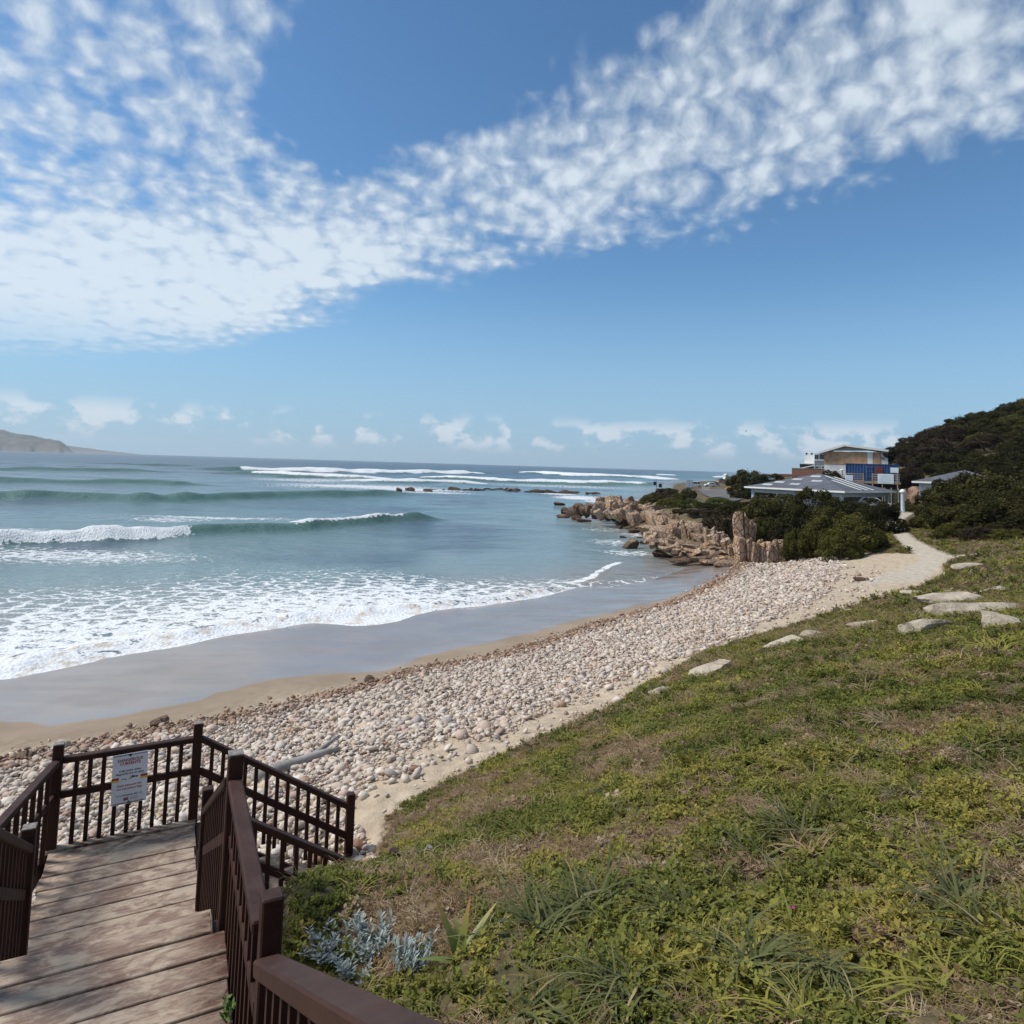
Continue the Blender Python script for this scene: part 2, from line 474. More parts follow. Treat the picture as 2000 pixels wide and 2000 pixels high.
# ------------------------------------------------------------------ plan helpers
def in_poly(xy, poly):
    x, y = xy[:, 0], xy[:, 1]; res = np.zeros(len(xy), bool); n = len(poly); j = n - 1
    for i in range(n):
        xi, yi = poly[i][0], poly[i][1]; xj, yj = poly[j][0], poly[j][1]
        c = ((yi > y) != (yj > y)) & (x < (xj - xi) * (y - yi) / (yj - yi + 1e-12) + xi)
        res ^= c; j = i
    return res
def d_line(xy, line):
    d = np.full(len(xy), 1e9)
    for a, b in zip(line[:-1], line[1:]):
        a = np.asarray(a[:2]); b = np.asarray(b[:2]); ab = b - a
        t = np.clip(((xy - a) @ ab) / (ab @ ab + 1e-12), 0, 1)
        d = np.minimum(d, np.linalg.norm(xy - a - t[:, None] * ab, axis=1))
    return d
def s_line(xy, line):
    """distance, signed side and arc fraction for a polyline"""
    d = np.full(len(xy), 1e9); sg = np.ones(len(xy)); par = np.zeros(len(xy))
    n = len(line) - 1
    for i, (a, b) in enumerate(zip(line[:-1], line[1:])):
        a = np.asarray(a[:2]); b = np.asarray(b[:2]); ab = b - a
        t = np.clip(((xy - a) @ ab) / (ab @ ab + 1e-12), 0, 1)
        w = xy - a - t[:, None] * ab
        dd = np.linalg.norm(w, axis=1); m = dd < d
        d[m] = dd[m]; sg[m] = np.sign(ab[0] * (xy[m, 1] - a[1]) - ab[1] * (xy[m, 0] - a[0]))
        par[m] = i + t[m]
    return d, sg, par
def _hash(ix, iy, s):
    h = (ix.astype(np.int64) * 374761393 + iy.astype(np.int64) * 668265263 + s * 974711) & 0x7fffffff
    h = ((h ^ (h >> 13)) * 1274126177) & 0x7fffffff
    return ((h ^ (h >> 16)) & 0xffff) / 65535.0
def vnoise(xy, scale, seed=0):
    p = xy * scale; i = np.floor(p); f = p - i; f = f * f * (3 - 2 * f)
    a = _hash(i[:, 0], i[:, 1], seed); b = _hash(i[:, 0] + 1, i[:, 1], seed)
    c = _hash(i[:, 0], i[:, 1] + 1, seed); d = _hash(i[:, 0] + 1, i[:, 1] + 1, seed)
    return (a * (1 - f[:, 0]) + b * f[:, 0]) * (1 - f[:, 1]) + (c * (1 - f[:, 0]) + d * f[:, 0]) * f[:, 1]
def fbm(xy, scale, seed=0, oct=4):
    s = np.zeros(len(xy)); a = 0.5; t = 0
    for k in range(oct):
        s += a * vnoise(xy, scale * 2 ** k, seed + k); t += a; a *= 0.5
    return s / t

FAR_LEFT = [np.array((-60, -40, 5)), np.array((-200, -60, 0))]
LAND_LINE = [np.array((-40., -30, 5)), np.array((-12., -6, 6)), np.array((-7., -1, 5)), np.array((*TP(-2.0, 1.5), )), np.array(TP(-2.0, 5.6)), np.array(TP(0.2, 5.8))] + GRASS_EDGE + BUSH_EDGE + [np.array((18., 58, 2)), np.array((17., 70, 2)), np.array((20., 85, 2)), np.array((15., 100, 1.5)), np.array((14., 118, 1)), np.array((27., 145, 1)), np.array((40., 200, 1)), np.array((72., 300, 1)), np.array((110., 600, 1)), np.array((800., 3000, 1))]  # bends under the stairs: dark soil colour there stands in for shade
LAND_POLY = LAND_LINE + [np.array((9000., 9000, 0)), np.array((9000., -9000, 0)), np.array((-400., -9000, 0)), np.array((-400., -100, 0))]
PATH_C = [at_ground(*q) for q in ((1740, 1135), (1800, 1108), (1832, 1092), (1800, 1072), (1772, 1056), (1755, 1040), (1748, 1025), (1752, 1012), (1764, 1001))]
PATH_W = [2.4, 1.7, 1.4, 1.1, .95, .9, 1.0, 1.3, 2.0]
PATH_B = [at_ground(*q) for q in ((1835, 1092), (1880, 1086), (1935, 1079))]
PATH_BW = [1.3, .8, .4]
def path_dist(xy):
    d = np.full(len(xy), 1e9)
    for line, ws in ((PATH_C, PATH_W), (PATH_B, PATH_BW)):
        dd, sg, par = s_line(xy, line)
        w = np.interp(par, np.arange(len(ws)), ws)
        d = np.minimum(d, dd - w * 0.62)
    return d

# ------------------------------------------------------------------ ground sheet
def polar_grid(radii, azs):
    rr, aa = np.meshgrid(radii, azs, indexing='ij')
    xy = np.stack([rr * np.sin(aa), rr * np.cos(aa)], axis=-1).reshape(-1, 2)
    nr, na = len(radii), len(azs)
    i = np.arange(nr - 1)[:, None] * na + np.arange(na - 1)[None]
    f = np.stack([i, i + na, i + na + 1, i + 1], axis=-1).reshape(-1, 4)
    return xy, f[:, ::-1]
azg = np.radians(np.concatenate([np.arange(-180, -70, 3.0), np.arange(-70, 60, 0.22), np.arange(60, 180.1, 3.0)]))
rad = [0.3]
while rad[-1] < 9500:
    r_ = rad[-1]
    rad.append(r_ + max(0.12, r_ * (0.010 if r_ < 160 else 0.03 if r_ < 500 else 0.12)))
gxy, gf = polar_grid(np.array(rad), azg)
gzv = ground_z(gxy)
_r = np.hypot(gxy[:, 0], gxy[:, 1])
_onl = in_poly(gxy, LAND_POLY)
_dl = d_line(gxy, LAND_LINE) * np.where(_onl, 1, -1)
d_path = path_dist(gxy)
dwet, swet, _ = s_line(gxy, WETTOP); d_wet = dwet * swet        # positive on the sea side
# local relief
def bank_rel(xy): return (fbm(xy, 0.9, 3) - 0.5) * 0.26 + (fbm(xy, 2.4, 4, 2) - 0.5) * 0.10
rel = bank_rel(gxy) * np.clip(_dl / 2.0, 0, 1) * np.clip(d_path / 1.0, 0, 1)
dry = (~_onl) & (d_wet < -0.2)
rel += np.where(dry & (_r < 60), (fbm(gxy, 2.6, 9, 3) - 0.5) * 0.10 * np.clip((-d_wet - 0.2) / 6, 0, 1), 0)
rel *= np.clip(1.5 - _r / 300, 0, 1)
me = mesh_np('ground', np.column_stack([gxy, gzv + rel]), gf, True)
set_attr(me, 'd_land', _dl); set_attr(me, 'd_wet', d_wet); set_attr(me, 'd_path', d_path)

m_ground, gg, b = new_mat('ground', 0.9, 0.2, '2D')
P = gg.pos()
n1 = gg.noise(P, 0.35, 4.0, 0.6); n2 = gg.noise(P, 3.0, 4.0, 0.6); n3 = gg.noise(P, 22.0, 3.0, 0.6); n4 = gg.noise(P, 140.0, 2.0, 0.6)
dl = gg.attr('d_land'); dwt = gg.attr('d_wet'); dp = gg.attr('d_path')
sand = gg.mix(gg.ss(n2, 0.3, 0.7), (0.40, 0.315, 0.225), (0.50, 0.405, 0.30))
sand = gg.mix(gg.m('MULTIPLY', gg.ss(n4, 0.45, 0.75), 0.30), sand, (0.26, 0.20, 0.145))
damp = gg.mix(gg.ss(n1, 0.3, 0.7), (0.250, 0.190, 0.135), (0.310, 0.240, 0.175))
wet = gg.mix(gg.ss(n1, 0.35, 0.7), (0.225, 0.180, 0.152), (0.265, 0.212, 0.180))
wsd = gg.m('ADD', dwt, gg.m('MULTIPLY', gg.m('SUBTRACT', gg.noise(P, 0.55, 3.0, 0.5), 0.5), 1.2))
wf = gg.ss(wsd, -0.10, 0.14)
df = gg.ss(gg.m('ADD', dwt, gg.m('MULTIPLY', gg.m('SUBTRACT', n2, 0.5), 1.0)), -3.6, -1.6)
c = gg.mix(df, sand, damp)
c = gg.mix(wf, c, wet)
soil = gg.mix(gg.ss(n2, 0.35, 0.65), (0.080, 0.068, 0.034), (0.150, 0.112, 0.062))
soil = gg.mix(gg.ss(n1, 0.42, 0.62), soil, (0.085, 0.070, 0.034))
soil = gg.mix(gg.ss(n3, 0.5, 0.8), soil, (0.20, 0.155, 0.09))
lf = gg.ss(gg.m('ADD', dl, gg.m('MULTIPLY', gg.m('SUBTRACT', n2, 0.5), 0.9)), -0.15, 0.20)
c = gg.mix(lf, c, soil)
pf = gg.ss(gg.m('ADD', dp, gg.m('MULTIPLY', gg.m('SUBTRACT', n2, 0.5), 0.9)), 0.15, -0.15)
c = gg.mix(pf, c, gg.mix(gg.ss(n2, 0.3, 0.7), (0.40, 0.34, 0.27), (0.47, 0.41, 0.33)))
gg.put(b.inputs['Base Color'], c)
# streaks of standing water film on the wet sand
strk = gg.noise(gg.vm('MULTIPLY', P, (0.25, 1.3, 1.0)), 0.8, 3.0, 0.5)
rg = gg.ss(strk, 0.35, 0.65, 0.10, 0.26)
wf = gg.m('MULTIPLY', wf, gg.m('SUBTRACT', 1.0, lf))
rough = gg.node('ShaderNodeMix'); gg.put(rough.inputs[0], wf); rough.inputs[2].default_value = 0.92; gg.put(rough.inputs[3], rg)
gg.put(b.inputs['Roughness'], rough.outputs[0])
gg.put(b.inputs['Specular IOR Level'], gg.ss(wf, 0.0, 1.0, 0.15, 0.75))
wfoot = gg.voro(P, 2.6, 'SMOOTH_F1', smooth=0.5)
hgt = gg.m('ADD', gg.m('MULTIPLY', wfoot, 1.4), gg.m('ADD', gg.m('MULTIPLY', n3, 0.35), gg.m('MULTIPLY', n2, 0.5)))
bs = gg.m('MULTIPLY', gg.ss(wsd, -3.0, -0.2, 1.0, 0.0), 1.0)
bs = gg.m('ADD', gg.m('MULTIPLY', bs, 0.75), 0.015)
gg.put(b.inputs['Normal'], gg.bump(hgt, bs, 0.07))
ground = link('ground', me, None, m_ground)
tag(ground, 'sandy beach and green bank of dune ground', 'ground', kind='structure')

# ------------------------------------------------------------------ sea
def SP(*q): return [U(x, y, 0.0) for x, y in q]
_w1 = SP((-260, 1080), (0, 1064), (200, 1056), (390, 1044), (560, 1035), (700, 1026), (815, 1018), (870, 1015))
CRESTS = [
 # line, height, front width, back width, foam intervals (from, to, strength, depth ahead, depth behind)
 (_w1, 1.1, 1.5, 5.0, [(-.2, 2.95, 1.0, 2.4, 5.0), (4.0, 5.9, 0.95, 0.6, 3.2)]),
 (SP((-200, 980), (0, 975), (150, 977), (280, 981), (400, 979), (520, 974), (700, 969), (850, 966)), 1.5, 2.6, 8.0, []),
 (SP((-200, 944), (0, 942), (150, 945), (350, 948), (450, 950)), 1.2, 4.0, 10.0, []),
 (SP((-200, 918), (0, 918), (250, 922), (400, 924)), 1.3, 7.0, 16.0, []),
 (SP((100, 905), (300, 909), (460, 914)), 1.2, 8.0, 16.0, []),
 (SP((350, 916), (460, 919), (560, 921), (700, 924), (890, 925), (960, 924)), 2.4, 9.0, 24.0, [(1.0, 4.6, 1.0, 14.0, 20.0)]),
 (SP((380, 924), (500, 927), (590, 933), (700, 938), (790, 941)), 2.0, 7.0, 16.0, [(0.9, 4.2, 0.97, 6.0, 12.0)]),
 (SP((640, 939), (760, 943), (900, 944), (960, 946)), 1.5, 5.0, 12.0, [(0.2, 3.0, 0.9, 6.0, 9.0)]),
 (SP((790, 932), (880, 936), (1000, 942), (1150, 947), (1240, 949), (1300, 950)), 1.9, 6.0, 14.0, [(0.4, 4.3, 1.0, 5.0, 11.0)]),
 (SP((990, 921), (1040, 924), (1120, 930), (1250, 934), (1330, 937)), 2.3, 9.0, 26.0, [(0.5, 4.0, 1.0, 12.0, 22.0)]),
 (SP((1150, 922), (1300, 929), (1400, 933), (1440, 935)), 2.1, 9.0, 26.0, [(0.6, 3.0, 0.95, 10.0, 20.0)]),
 (SP((1100, 1145), (1140, 1136), (1175, 1118), (1218, 1096)), 0.22, 0.6, 1.4, [(0.1, 3.0, 0.8, 0.35, 0.5)]),
]
aw = np.radians(np.concatenate([np.arange(-180, -75, 3.0), np.arange(-75, 45, 0.19), np.arange(45, 100.1, 3.0)]))
rad = [14.0]
while rad[-1] < 9000:
    r_ = rad[-1]
    rad.append(r_ + max(0.22, r_ * (0.0075 if r_ < 700 else 0.08)))
sxy, sf = polar_grid(np.array(rad), aw)
_r = np.hypot(sxy[:, 0], sxy[:, 1])
sz = np.zeros(len(sxy)); foam = np.zeros(len(sxy)); green = np.zeros(len(sxy))
# general swell and chop
ca_, sa_ = math.cos(R(14)), math.sin(R(14))
ph = sxy[:, 0] * sa_ + sxy[:, 1] * ca_
jit = fbm(sxy, 0.02, 41) * 40
fade = np.clip((_r - 40) / 60, 0, 1)
sz += fade * 0.10 * np.sin((ph + jit) * 2 * np.pi / 19.0) + fade * (fbm(sxy, 0.16, 21) - 0.5) * 0.35
sz += np.clip((_r - 160) / 300, 0, 1) * 0.45 * np.sin((ph + 2 * jit) * 2 * np.pi / 46.0) * np.clip(2.2 - _r / 800, 0, 1)
wob = (fbm(sxy, 0.12, 5, 3) - 0.5)
for line, H, wf_, wb_, foams in CRESTS:
    d, sg, par = s_line(sxy, line)
    n = len(line) - 1
    sd = d * sg + wob * wb_ * 0.55               # positive: seaward side (left->right lines)
    endf = np.clip(par / 0.9, 0, 1) * np.clip((n - par) / 0.9, 0, 1)
    far = np.clip(1.4 - d / (wb_ * 3.5), 0, 1)
    prof = np.where(sd < 0, np.exp(-(sd / wf_) ** 2), np.exp(-(sd / wb_) ** 2))
    hh = H * (0.8 + 0.4 * vnoise(np.column_stack([par * 3, par * 0]), 1.0, int(H * 100)))
    sz += hh * prof * endf * far
    green = np.maximum(green, endf * np.exp(-((sd + wf_ * 0.7) / (wf_ * 0.9)) ** 2) * (d < wb_ * 4))
    for (p0, p1, st, fa, fb) in foams:
        k = np.clip((par - p0) / 0.12, 0, 1) * np.clip((p1 - par) / 0.25, 0, 1)
        e1 = np.clip(1 - np.clip(-sd - fa * 0.55, 0, None) / (fa * 0.45), 0, 1)
        e2 = np.clip(1 - np.clip(sd - fb * 0.35, 0, None) / (fb * 0.65), 0, 1)
        ff = k * np.where(sd < 0, e1, e2 ** 1.2) * st
        ff[d > (fa + fb) * 2] = 0
        foam = np.maximum(foam, ff)
        lump = (fbm(sxy, 0.9 if H < 1.4 else 0.25, 77, 3) - 0.35) * min(H, 1.3) * 0.38
        sz += np.where(ff > 0.5, lump * (ff - 0.5) * 2, 0)
# wash behind the first breaker, in front of the reef and at the rock point
def blob(px, py, rx, ry, st):
    c = U(px, py, 0.0)[:2]
    q = (sxy - c) / np.array((rx, ry))
    return st * np.clip(1.25 - np.hypot(q[:, 0], q[:, 1]), 0, 1)
for a in ((420, 1012, 16, 4, .62), (330, 1016, 9, 4, .5), (700, 950, 38, 30, .66), (790, 956, 26, 16, .72), (850, 962, 16, 8, .66), (600, 938, 40, 30, .5), (1130, 972, 9, 14, .85), (1170, 980, 5, 9, .8), (1090, 965, 8, 12, .7), (1100, 950, 60, 26, .45),
          (120, 1085, 16, 6, .55), (60, 1040, 10, 5, .5), (1200, 1060, 5, 5, .45), (1230, 1080, 4, 4, .5), (1250, 1045, 4, 5, .5), (1180, 1035, 6, 6, .35)):
    foam = np.maximum(foam, blob(*a))
# swash: dense at the waterline, breaking up into lace offshore
dws, sws, parw = s_line(sxy, WATER)
dsea = dws * sws
lw = np.interp(parw, np.arange(len(WATER)), [25, 25, 25, 25, 25, 24, 24, 21, 15, 7, 3.0, 1.5])
dens = np.interp(parw, np.arange(len(WATER)), [.66, .66, .66, .66, .67, .68, .68, .68, .63, .45, .15, .1])
dn = dsea + (fbm(sxy, 0.25, 61, 3) - 0.5) * 6
sw = dens * np.clip(1.02 - np.clip(dn, 0, None) / lw, 0, 1) ** 0.65
front = np.interp(parw, np.arange(len(WATER)), [1, 1, 1, 1, 1, 1, 1, .9, .85, .5, .35, .3])
fw_ = np.interp(parw, np.arange(len(WATER)), [2, 2, 2, 1.9, 1.8, 1.6, 1.5, 1.3, 1.1, .5, .3, .3])
sw = np.maximum(sw, front * np.clip(1.25 - dn / fw_, 0, 1) * .97)
sw[dsea < -3] = 0
foam = np.maximum(foam, np.where(_r < 120, sw, 0))
sz = np.where(dsea < 18, sz * np.clip(dsea / 18, 0, 1), sz)
bump_ = 0.15 * np.clip(1 - dsea / 9, 0, 1) + 0.30 * front * np.exp(-((dsea - fw_ * 0.55) / (fw_ * 0.6)) ** 2) * (0.45 + 1.1 * fbm(sxy, 1.3, 33, 3))
edge_ = (fbm(sxy, 0.35, 91, 4) - 0.5) * 0.16
sz += np.where(_r < 120, bump_ + np.exp(-(dsea / 1.8) ** 2) * edge_, 0)
seab = ground_z(sxy)
depth = np.clip(-seab, 0, 8)
me = mesh_np('sea', np.column_stack([sxy, sz]), sf, True)
set_attr(me, 'foam', foam); set_attr(me, 'depth', depth); set_attr(me, 'green', green); set_attr(me, 'dsea', np.clip(dsea, -5, 300)); set_attr(me, 'range', _r)

m_sea, gg, b = new_mat('sea_water', 0.12, 0.5, '2D')
P = gg.pos()
dep = gg.attr('depth'); fo = gg.attr('foam'); gr = gg.attr('green'); dse = gg.attr('dsea'); rng_ = gg.attr('range')
nb = gg.noise(P, 0.03, 3.0, 0.6)
water = gg.mix(gg.ss(dep, 0.0, 1.3), (0.235, 0.220, 0.195), (0.175, 0.250, 0.260))
water = gg.mix(gg.ss(dep, 1.0, 3.5), water, (0.105, 0.180, 0.205))
water = gg.mix(gg.ss(dep, 3.0, 7.0), water, (0.050, 0.090, 0.125))
water = gg.mix(gg.ss(nb, 0.45, 0.7), water, (0.075, 0.115, 0.150))
water = gg.mix(gg.m('MULTIPLY', gr, gg.ss(dep, 0.3, 1.5, 0.0, 0.75)), water, (0.075, 0.150, 0.120))
Pd = gg.vm('ADD', P, gg.vm('SCALE', gg.vm('SUBTRACT', gg.noise(P, 0.9, 3.0, 0.6, out=1), (0.5, 0.5, 0.5)), scale=1.5))
Pd2 = gg.vm('MULTIPLY', Pd, (0.75, 1.15, 1.0))
v1 = gg.voro(Pd2, 0.80, 'DISTANCE_TO_EDGE'); v2 = gg.voro(Pd2, 2.4, 'DISTANCE_TO_EDGE')
lace = gg.m('SUBTRACT', 1.0, gg.m('MINIMUM', gg.m('MULTIPLY', v1, 2.6), gg.m('ADD', gg.m('MULTIPLY', v2, 1.6), 0.28)))
fn = gg.noise(P, 2.2, 4.0, 0.65)
lace = gg.m('ADD', gg.m('MULTIPLY', lace, 0.62), gg.m('MULTIPLY', fn, 0.48))
thr = gg.m('SUBTRACT', 1.10, fo)
fm = gg.ss(gg.m('SUBTRACT', lace, thr), -0.07, 0.13)
fm = gg.m('MULTIPLY', fm, gg.ss(fo, 0.02, 0.15))
foamc = gg.mix(gg.ss(gg.noise(P, 5.0, 4.0, 0.6), 0.3, 0.7), (0.66, 0.685, 0.70), (0.80, 0.815, 0.825))
foamc = gg.mix(gg.m('MULTIPLY', gg.ss(dse, 7.0, 0.0), gg.ss(gg.noise(P, 1.1, 3.0, 0.6), 0.5, 0.75)), foamc, (0.55, 0.47, 0.38))
gg.put(b.inputs['Base Color'], gg.mix(fm, water, foamc))
rmix = gg.m('ADD', gg.m('MULTIPLY', fm, 0.6), gg.m('ADD', gg.ss(rng_, 60.0, 900.0, 0.16, 0.34), gg.m('MULTIPLY', gr, 0.25)))
gg.put(b.inputs['Roughness'], rmix)
b.inputs['IOR'].default_value = 1.33
gg.put(b.inputs['Specular IOR Level'], gg.ss(gr, 0.0, 1.0, 0.5, 0.08))
Pw = gg.vm('MULTIPLY', P, (0.55, 1.0, 1.0))
h1 = gg.noise(Pw, 0.55, 4.0, 0.62); h2 = gg.noise(Pw, 2.6, 3.0, 0.6); h3 = gg.noise(Pw, 0.09, 4.0, 0.6)
hw = gg.m('ADD', gg.m('ADD', gg.m('MULTIPLY', h1, 0.55), gg.m('MULTIPLY', h2, 0.16)), gg.m('MULTIPLY', h3, 1.6))
hf = gg.m('ADD', gg.m('MULTIPLY', gg.noise(P, 4.0, 4.0, 0.65), 0.35), gg.m('MULTIPLY', gg.voro(P, 6.0, 'SMOOTH_F1', smooth=0.4), -0.16))
hh = gg.m('ADD', hw, gg.m('MULTIPLY', fm, hf))
gg.put(b.inputs['Normal'], gg.bump(hh, gg.ss(dse, 0.0, 25.0, 0.35, 0.75), 0.8))
sea = link('sea', me, None, m_sea)
tag(sea, 'blue green sea with lines of breaking waves', 'sea', kind='structure')

# ------------------------------------------------------------------ far headland across the bay
def headland(name, label, prof, dist, depth_, seed, mat):
    """ridge with spurs: prof is a list of (pixel x, height px above the waterline)"""
    xs = np.array([p[0] for p in prof], float); hs = np.array([p[1] for p in prof], float)
    k = dist / FPX
    n, mrows = 220, 26
    sx = np.linspace(xs[0], xs[-1], n)
    top = np.interp(sx, xs, hs) * k
    verts = []; 
    for j in range(mrows):
        t = j / (mrows - 1)
        q = np.column_stack([sx * 0.05, np.full(n, t * 3.0)])
        spur = fbm(q, 1.0, seed, 4) - 0.5
        w = np.sin(np.clip(t, 0, 1) * math.pi) if j < mrows else 0
        prof_h = np.where(t < 0.45, (t / 0.45) ** 0.7, np.sqrt(np.clip(1 - ((t - 0.45) / 0.55) ** 2, 0, 1)))
        z = top * prof_h * (1 + 0.5 * spur * (1 - abs(t - 0.45) * 1.2) * (abs(t - 0.45) > 0.04)) - 1.0
        y = dist + (t - 0.45) * depth_ + spur * depth_ * 0.22
        x = (sx - 1000) / FPX * y
        verts.append(np.column_stack([x, y, z]))
    vv = np.concatenate(verts)
    i = np.arange(mrows - 1)[:, None] * n + np.arange(n - 1)[None]
    ff = np.stack([i, i + 1, i + n + 1, i + n], axis=-1).reshape(-1, 4)
    o = link(name, mesh_np(name, vv, ff, False), None, mat)
    return tag(o, label, 'headland', kind='structure')
m_head, gg, b = new_mat('headland', 0.95, 0.1)
P = gg.pos()
hn = gg.noise(P, 0.012, 5.0, 0.65)
hz_ = gg.sep(P)[2]
c = gg.mix(gg.ss(hn, 0.35, 0.65), (0.045, 0.055, 0.03), (0.16, 0.125, 0.095))
c = gg.mix(gg.ss(gg.m('ADD', hz_, gg.m('MULTIPLY', hn, 90.0)), 95.0, 40.0), c, (0.20, 0.16, 0.13))
gg.put(b.inputs['Base Color'], c)
headland('headland', 'grey headland with steep seaward cliff across the bay', [(-420, 46), (-250, 48), (-120, 46), (0, 42), (30, 35), (65, 32), (95, 26), (120, 23), (132, 16), (140, 9), (147, 3), (152, 0)], 5200, 700, 11, m_head)
headland('headland', 'low far ridge fading behind the headland', [(60, 18), (140, 13), (175, 9), (215, 5.5), (250, 3), (285, 0)], 7800, 500, 12, m_head)

# ------------------------------------------------------------------ wood materials
def wood_mat(name, lo, hi, rough=0.55, spec=0.4, dust=None):
    m, gg, b = new_mat(name, rough, spec)
    P = gg.pos()
    n = gg.noise(P, 3.0, 4.0, 0.6); f = gg.noise(P, 60.0, 3.0, 0.65)
    c = gg.mix(gg.ss(n, 0.3, 0.7), lo, hi)
    c = gg.mix(gg.m('MULTIPLY', gg.ss(f, 0.45, 0.8), 0.45), c, tuple(x * 1.9 for x in hi))
    if dust:
        nz = gg.sep(gg.node('ShaderNodeNewGeometry').outputs['Normal'])[2]
        c = gg.mix(gg.m('MULTIPLY', gg.ss(nz, 0.6, 0.95), gg.ss(gg.noise(P, 9.0, 4.0, 0.65), 0.3, 0.75, 0.25, 0.85)), c, dust)
    gg.put(b.inputs['Base Color'], c)
    gg.put(b.inputs['Normal'], gg.bump(f, 0.25, 0.004))
    return m
M_RAIL = wood_mat('stained_rail_wood', (0.022, 0.0085, 0.0060), (0.042, 0.0155, 0.0100), 0.6, 0.2, dust=(0.066, 0.038, 0.031))
m_deck, gg, b = new_mat('sandy_deck_board', 0.8, 0.25)
P = gg.pos()
C_, S_ = math.cos(TH), math.sin(TH)
tx = gg.vm('DOT_PRODUCT', P, (C_, S_, 0.0)); ty = gg.vm('DOT_PRODUCT', P, (-S_, C_, 0.0))
Q = gg.comb(tx, ty, 0.0)
grain = gg.noise(gg.vm('MULTIPLY', Q, (2.0, 40.0, 1.0)), 1.5, 4.0, 0.6, dim='2D')
pat = gg.noise(gg.vm('MULTIPLY', Q, (1.0, 2.0, 1.0)), 2.6, 5.0, 0.62, dist=0.6, dim='2D')
pat2 = gg.noise(gg.vm('MULTIPLY', Q, (2.2, 5.0, 1.0)), 3.5, 4.0, 0.7, dist=0.4, dim='2D')
wood = gg.mix(gg.ss(grain, 0.3, 0.7), (0.165, 0.100, 0.074), (0.30, 0.210, 0.165))
wood = gg.mix(gg.m('MULTIPLY', gg.rnd(), 0.5), wood, (0.175, 0.118, 0.094))
stain = gg.mix(gg.ss(grain, 0.3, 0.7), (0.060, 0.026, 0.018), (0.105, 0.050, 0.034))
edge_r = gg.ss(gg.m('ADD', tx, gg.m('MULTIPLY', gg.m('SUBTRACT', pat, 0.5), 0.9)), 0.18, 0.42)
edge_r = gg.m('MULTIPLY', edge_r, gg.ss(ty, 5.6, 5.2))
wood = gg.mix(edge_r, wood, stain)
wood = gg.mix(gg.m('MULTIPLY', gg.ss(gg.m('ADD', ty, gg.m('MULTIPLY', pat2, 0.5)), 8.85, 9.15), 0.75), wood, stain)
sandc = gg.mix(grain, (0.44, 0.355, 0.265), (0.55, 0.46, 0.355))
sandm = gg.ss(gg.m('ADD', gg.m('MULTIPLY', pat, 0.62), gg.m('MULTIPLY', pat2, 0.42)), 0.42, 0.62)
sandm = gg.m('MULTIPLY', sandm, gg.m('SUBTRACT', 1.0, gg.m('MULTIPLY', edge_r, 0.5)))
gg.put(b.inputs['Base Color'], gg.mix(gg.m('MULTIPLY', sandm, 0.66), wood, sandc))
gg.put(b.inputs['Normal'], gg.bump(gg.m('ADD', gg.m('MULTIPLY', grain, 0.6), sandm), 0.35, 0.006))
M_DECK = m_deck
M_GALV = simple_mat('galvanised_cap', (0.20, 0.175, 0.16), 0.7, 0.4, 30.0)

# ------------------------------------------------------------------ beach stairs
stairs = thing('beach_staircase', 'dark brown wooden staircase and landings leading down to the pebble beach', 'staircase', TP(0, 4.3, 4.8))
_inv = Matrix.Translation(Vector(TP(0, 4.3, 4.8))).inverted()
def st(o):
    """parent a world-space mesh to the stairs"""
    o.parent = stairs; o.matrix_parent_inverse = _inv
    return o
def sub(o, par):
    o.parent = par
    return o
Z_U, Z_L = 5.33, 4.20
def board(t0, t1, p0, p1, z, th=0.045, gap=0.008, jit=0.0, mat=None, name='board'):
    mb = MB()
    g2 = gap / 2
    dz = RNG.uniform(-0.003, 0.003); e0 = RNG.uniform(-jit, jit); e1 = RNG.uniform(-jit, jit)
    a = [TP(t0 + e0, p0 + g2, z - th + dz), TP(t1 + e1, p0 + g2, z - th + dz), TP(t1 + e1, p1 - g2, z - th + dz), TP(t0 + e0, p1 - g2, z - th + dz)]
    bb = [(x, y, w + th) for x, y, w in a]
    mb.add(a + bb, [(0, 3, 2, 1), (4, 5, 6, 7), (0, 1, 5, 4), (1, 2, 6, 5), (2, 3, 7, 6), (3, 0, 4, 7)])
    return st(mb.build(name, mat or M_DECK, None, bevel=0.005))
ub = [5.30, 5.06, 4.83, 4.60, 4.37, 4.14, 3.91, 3.68, 3.45]
for a, c in zip(ub[1:], ub[:-1]):
    board(-1.05, 0.496 if a < 5.0 else 0.42, a, c, Z_U, gap=0.020, jit=0.012, name='deck_board')
lb = [8.875, 8.633, 8.394, 8.157, 7.925, 7.686, 7.431, 7.19, 6.95]
for a, c in zip(lb[1:], lb[:-1]):
    board(-0.93, 0.49, a, c, Z_L, gap=0.017, jit=0.018, name='deck_board')
board(-0.98, 0.50, 8.885, 9.00, Z_L + 0.012, name='edge_board')
for k in range(1, 6):
    board(-0.86, 0.46, 5.30 + 0.315 * (k - 1), 5.30 + 0.315 * k + 0.02, Z_U - 0.188 * k, name='tread')
for k in range(1, 7):
    t0 = 0.52 + 0.315 * (k - 1)
    board(t0, t0 + 0.33, 7.32, 8.93, Z_L - 0.188 * k, name='tread')
for k in range(1, 15):
    p1 = 3.44 - 0.337 * (k - 1)
    board(-0.95, 0.46, p1 - 0.345, p1, Z_U + 0.188 * k, name='tread')
def beam_tp(a, b_, w, h, name, mat=M_RAIL, par=None, bevel=0.006):
    o = MB().beam(TP(*a), TP(*b_), w, h).build(name, mat, None, bevel=bevel)
    return st(o) if par is None else sub(o, par)
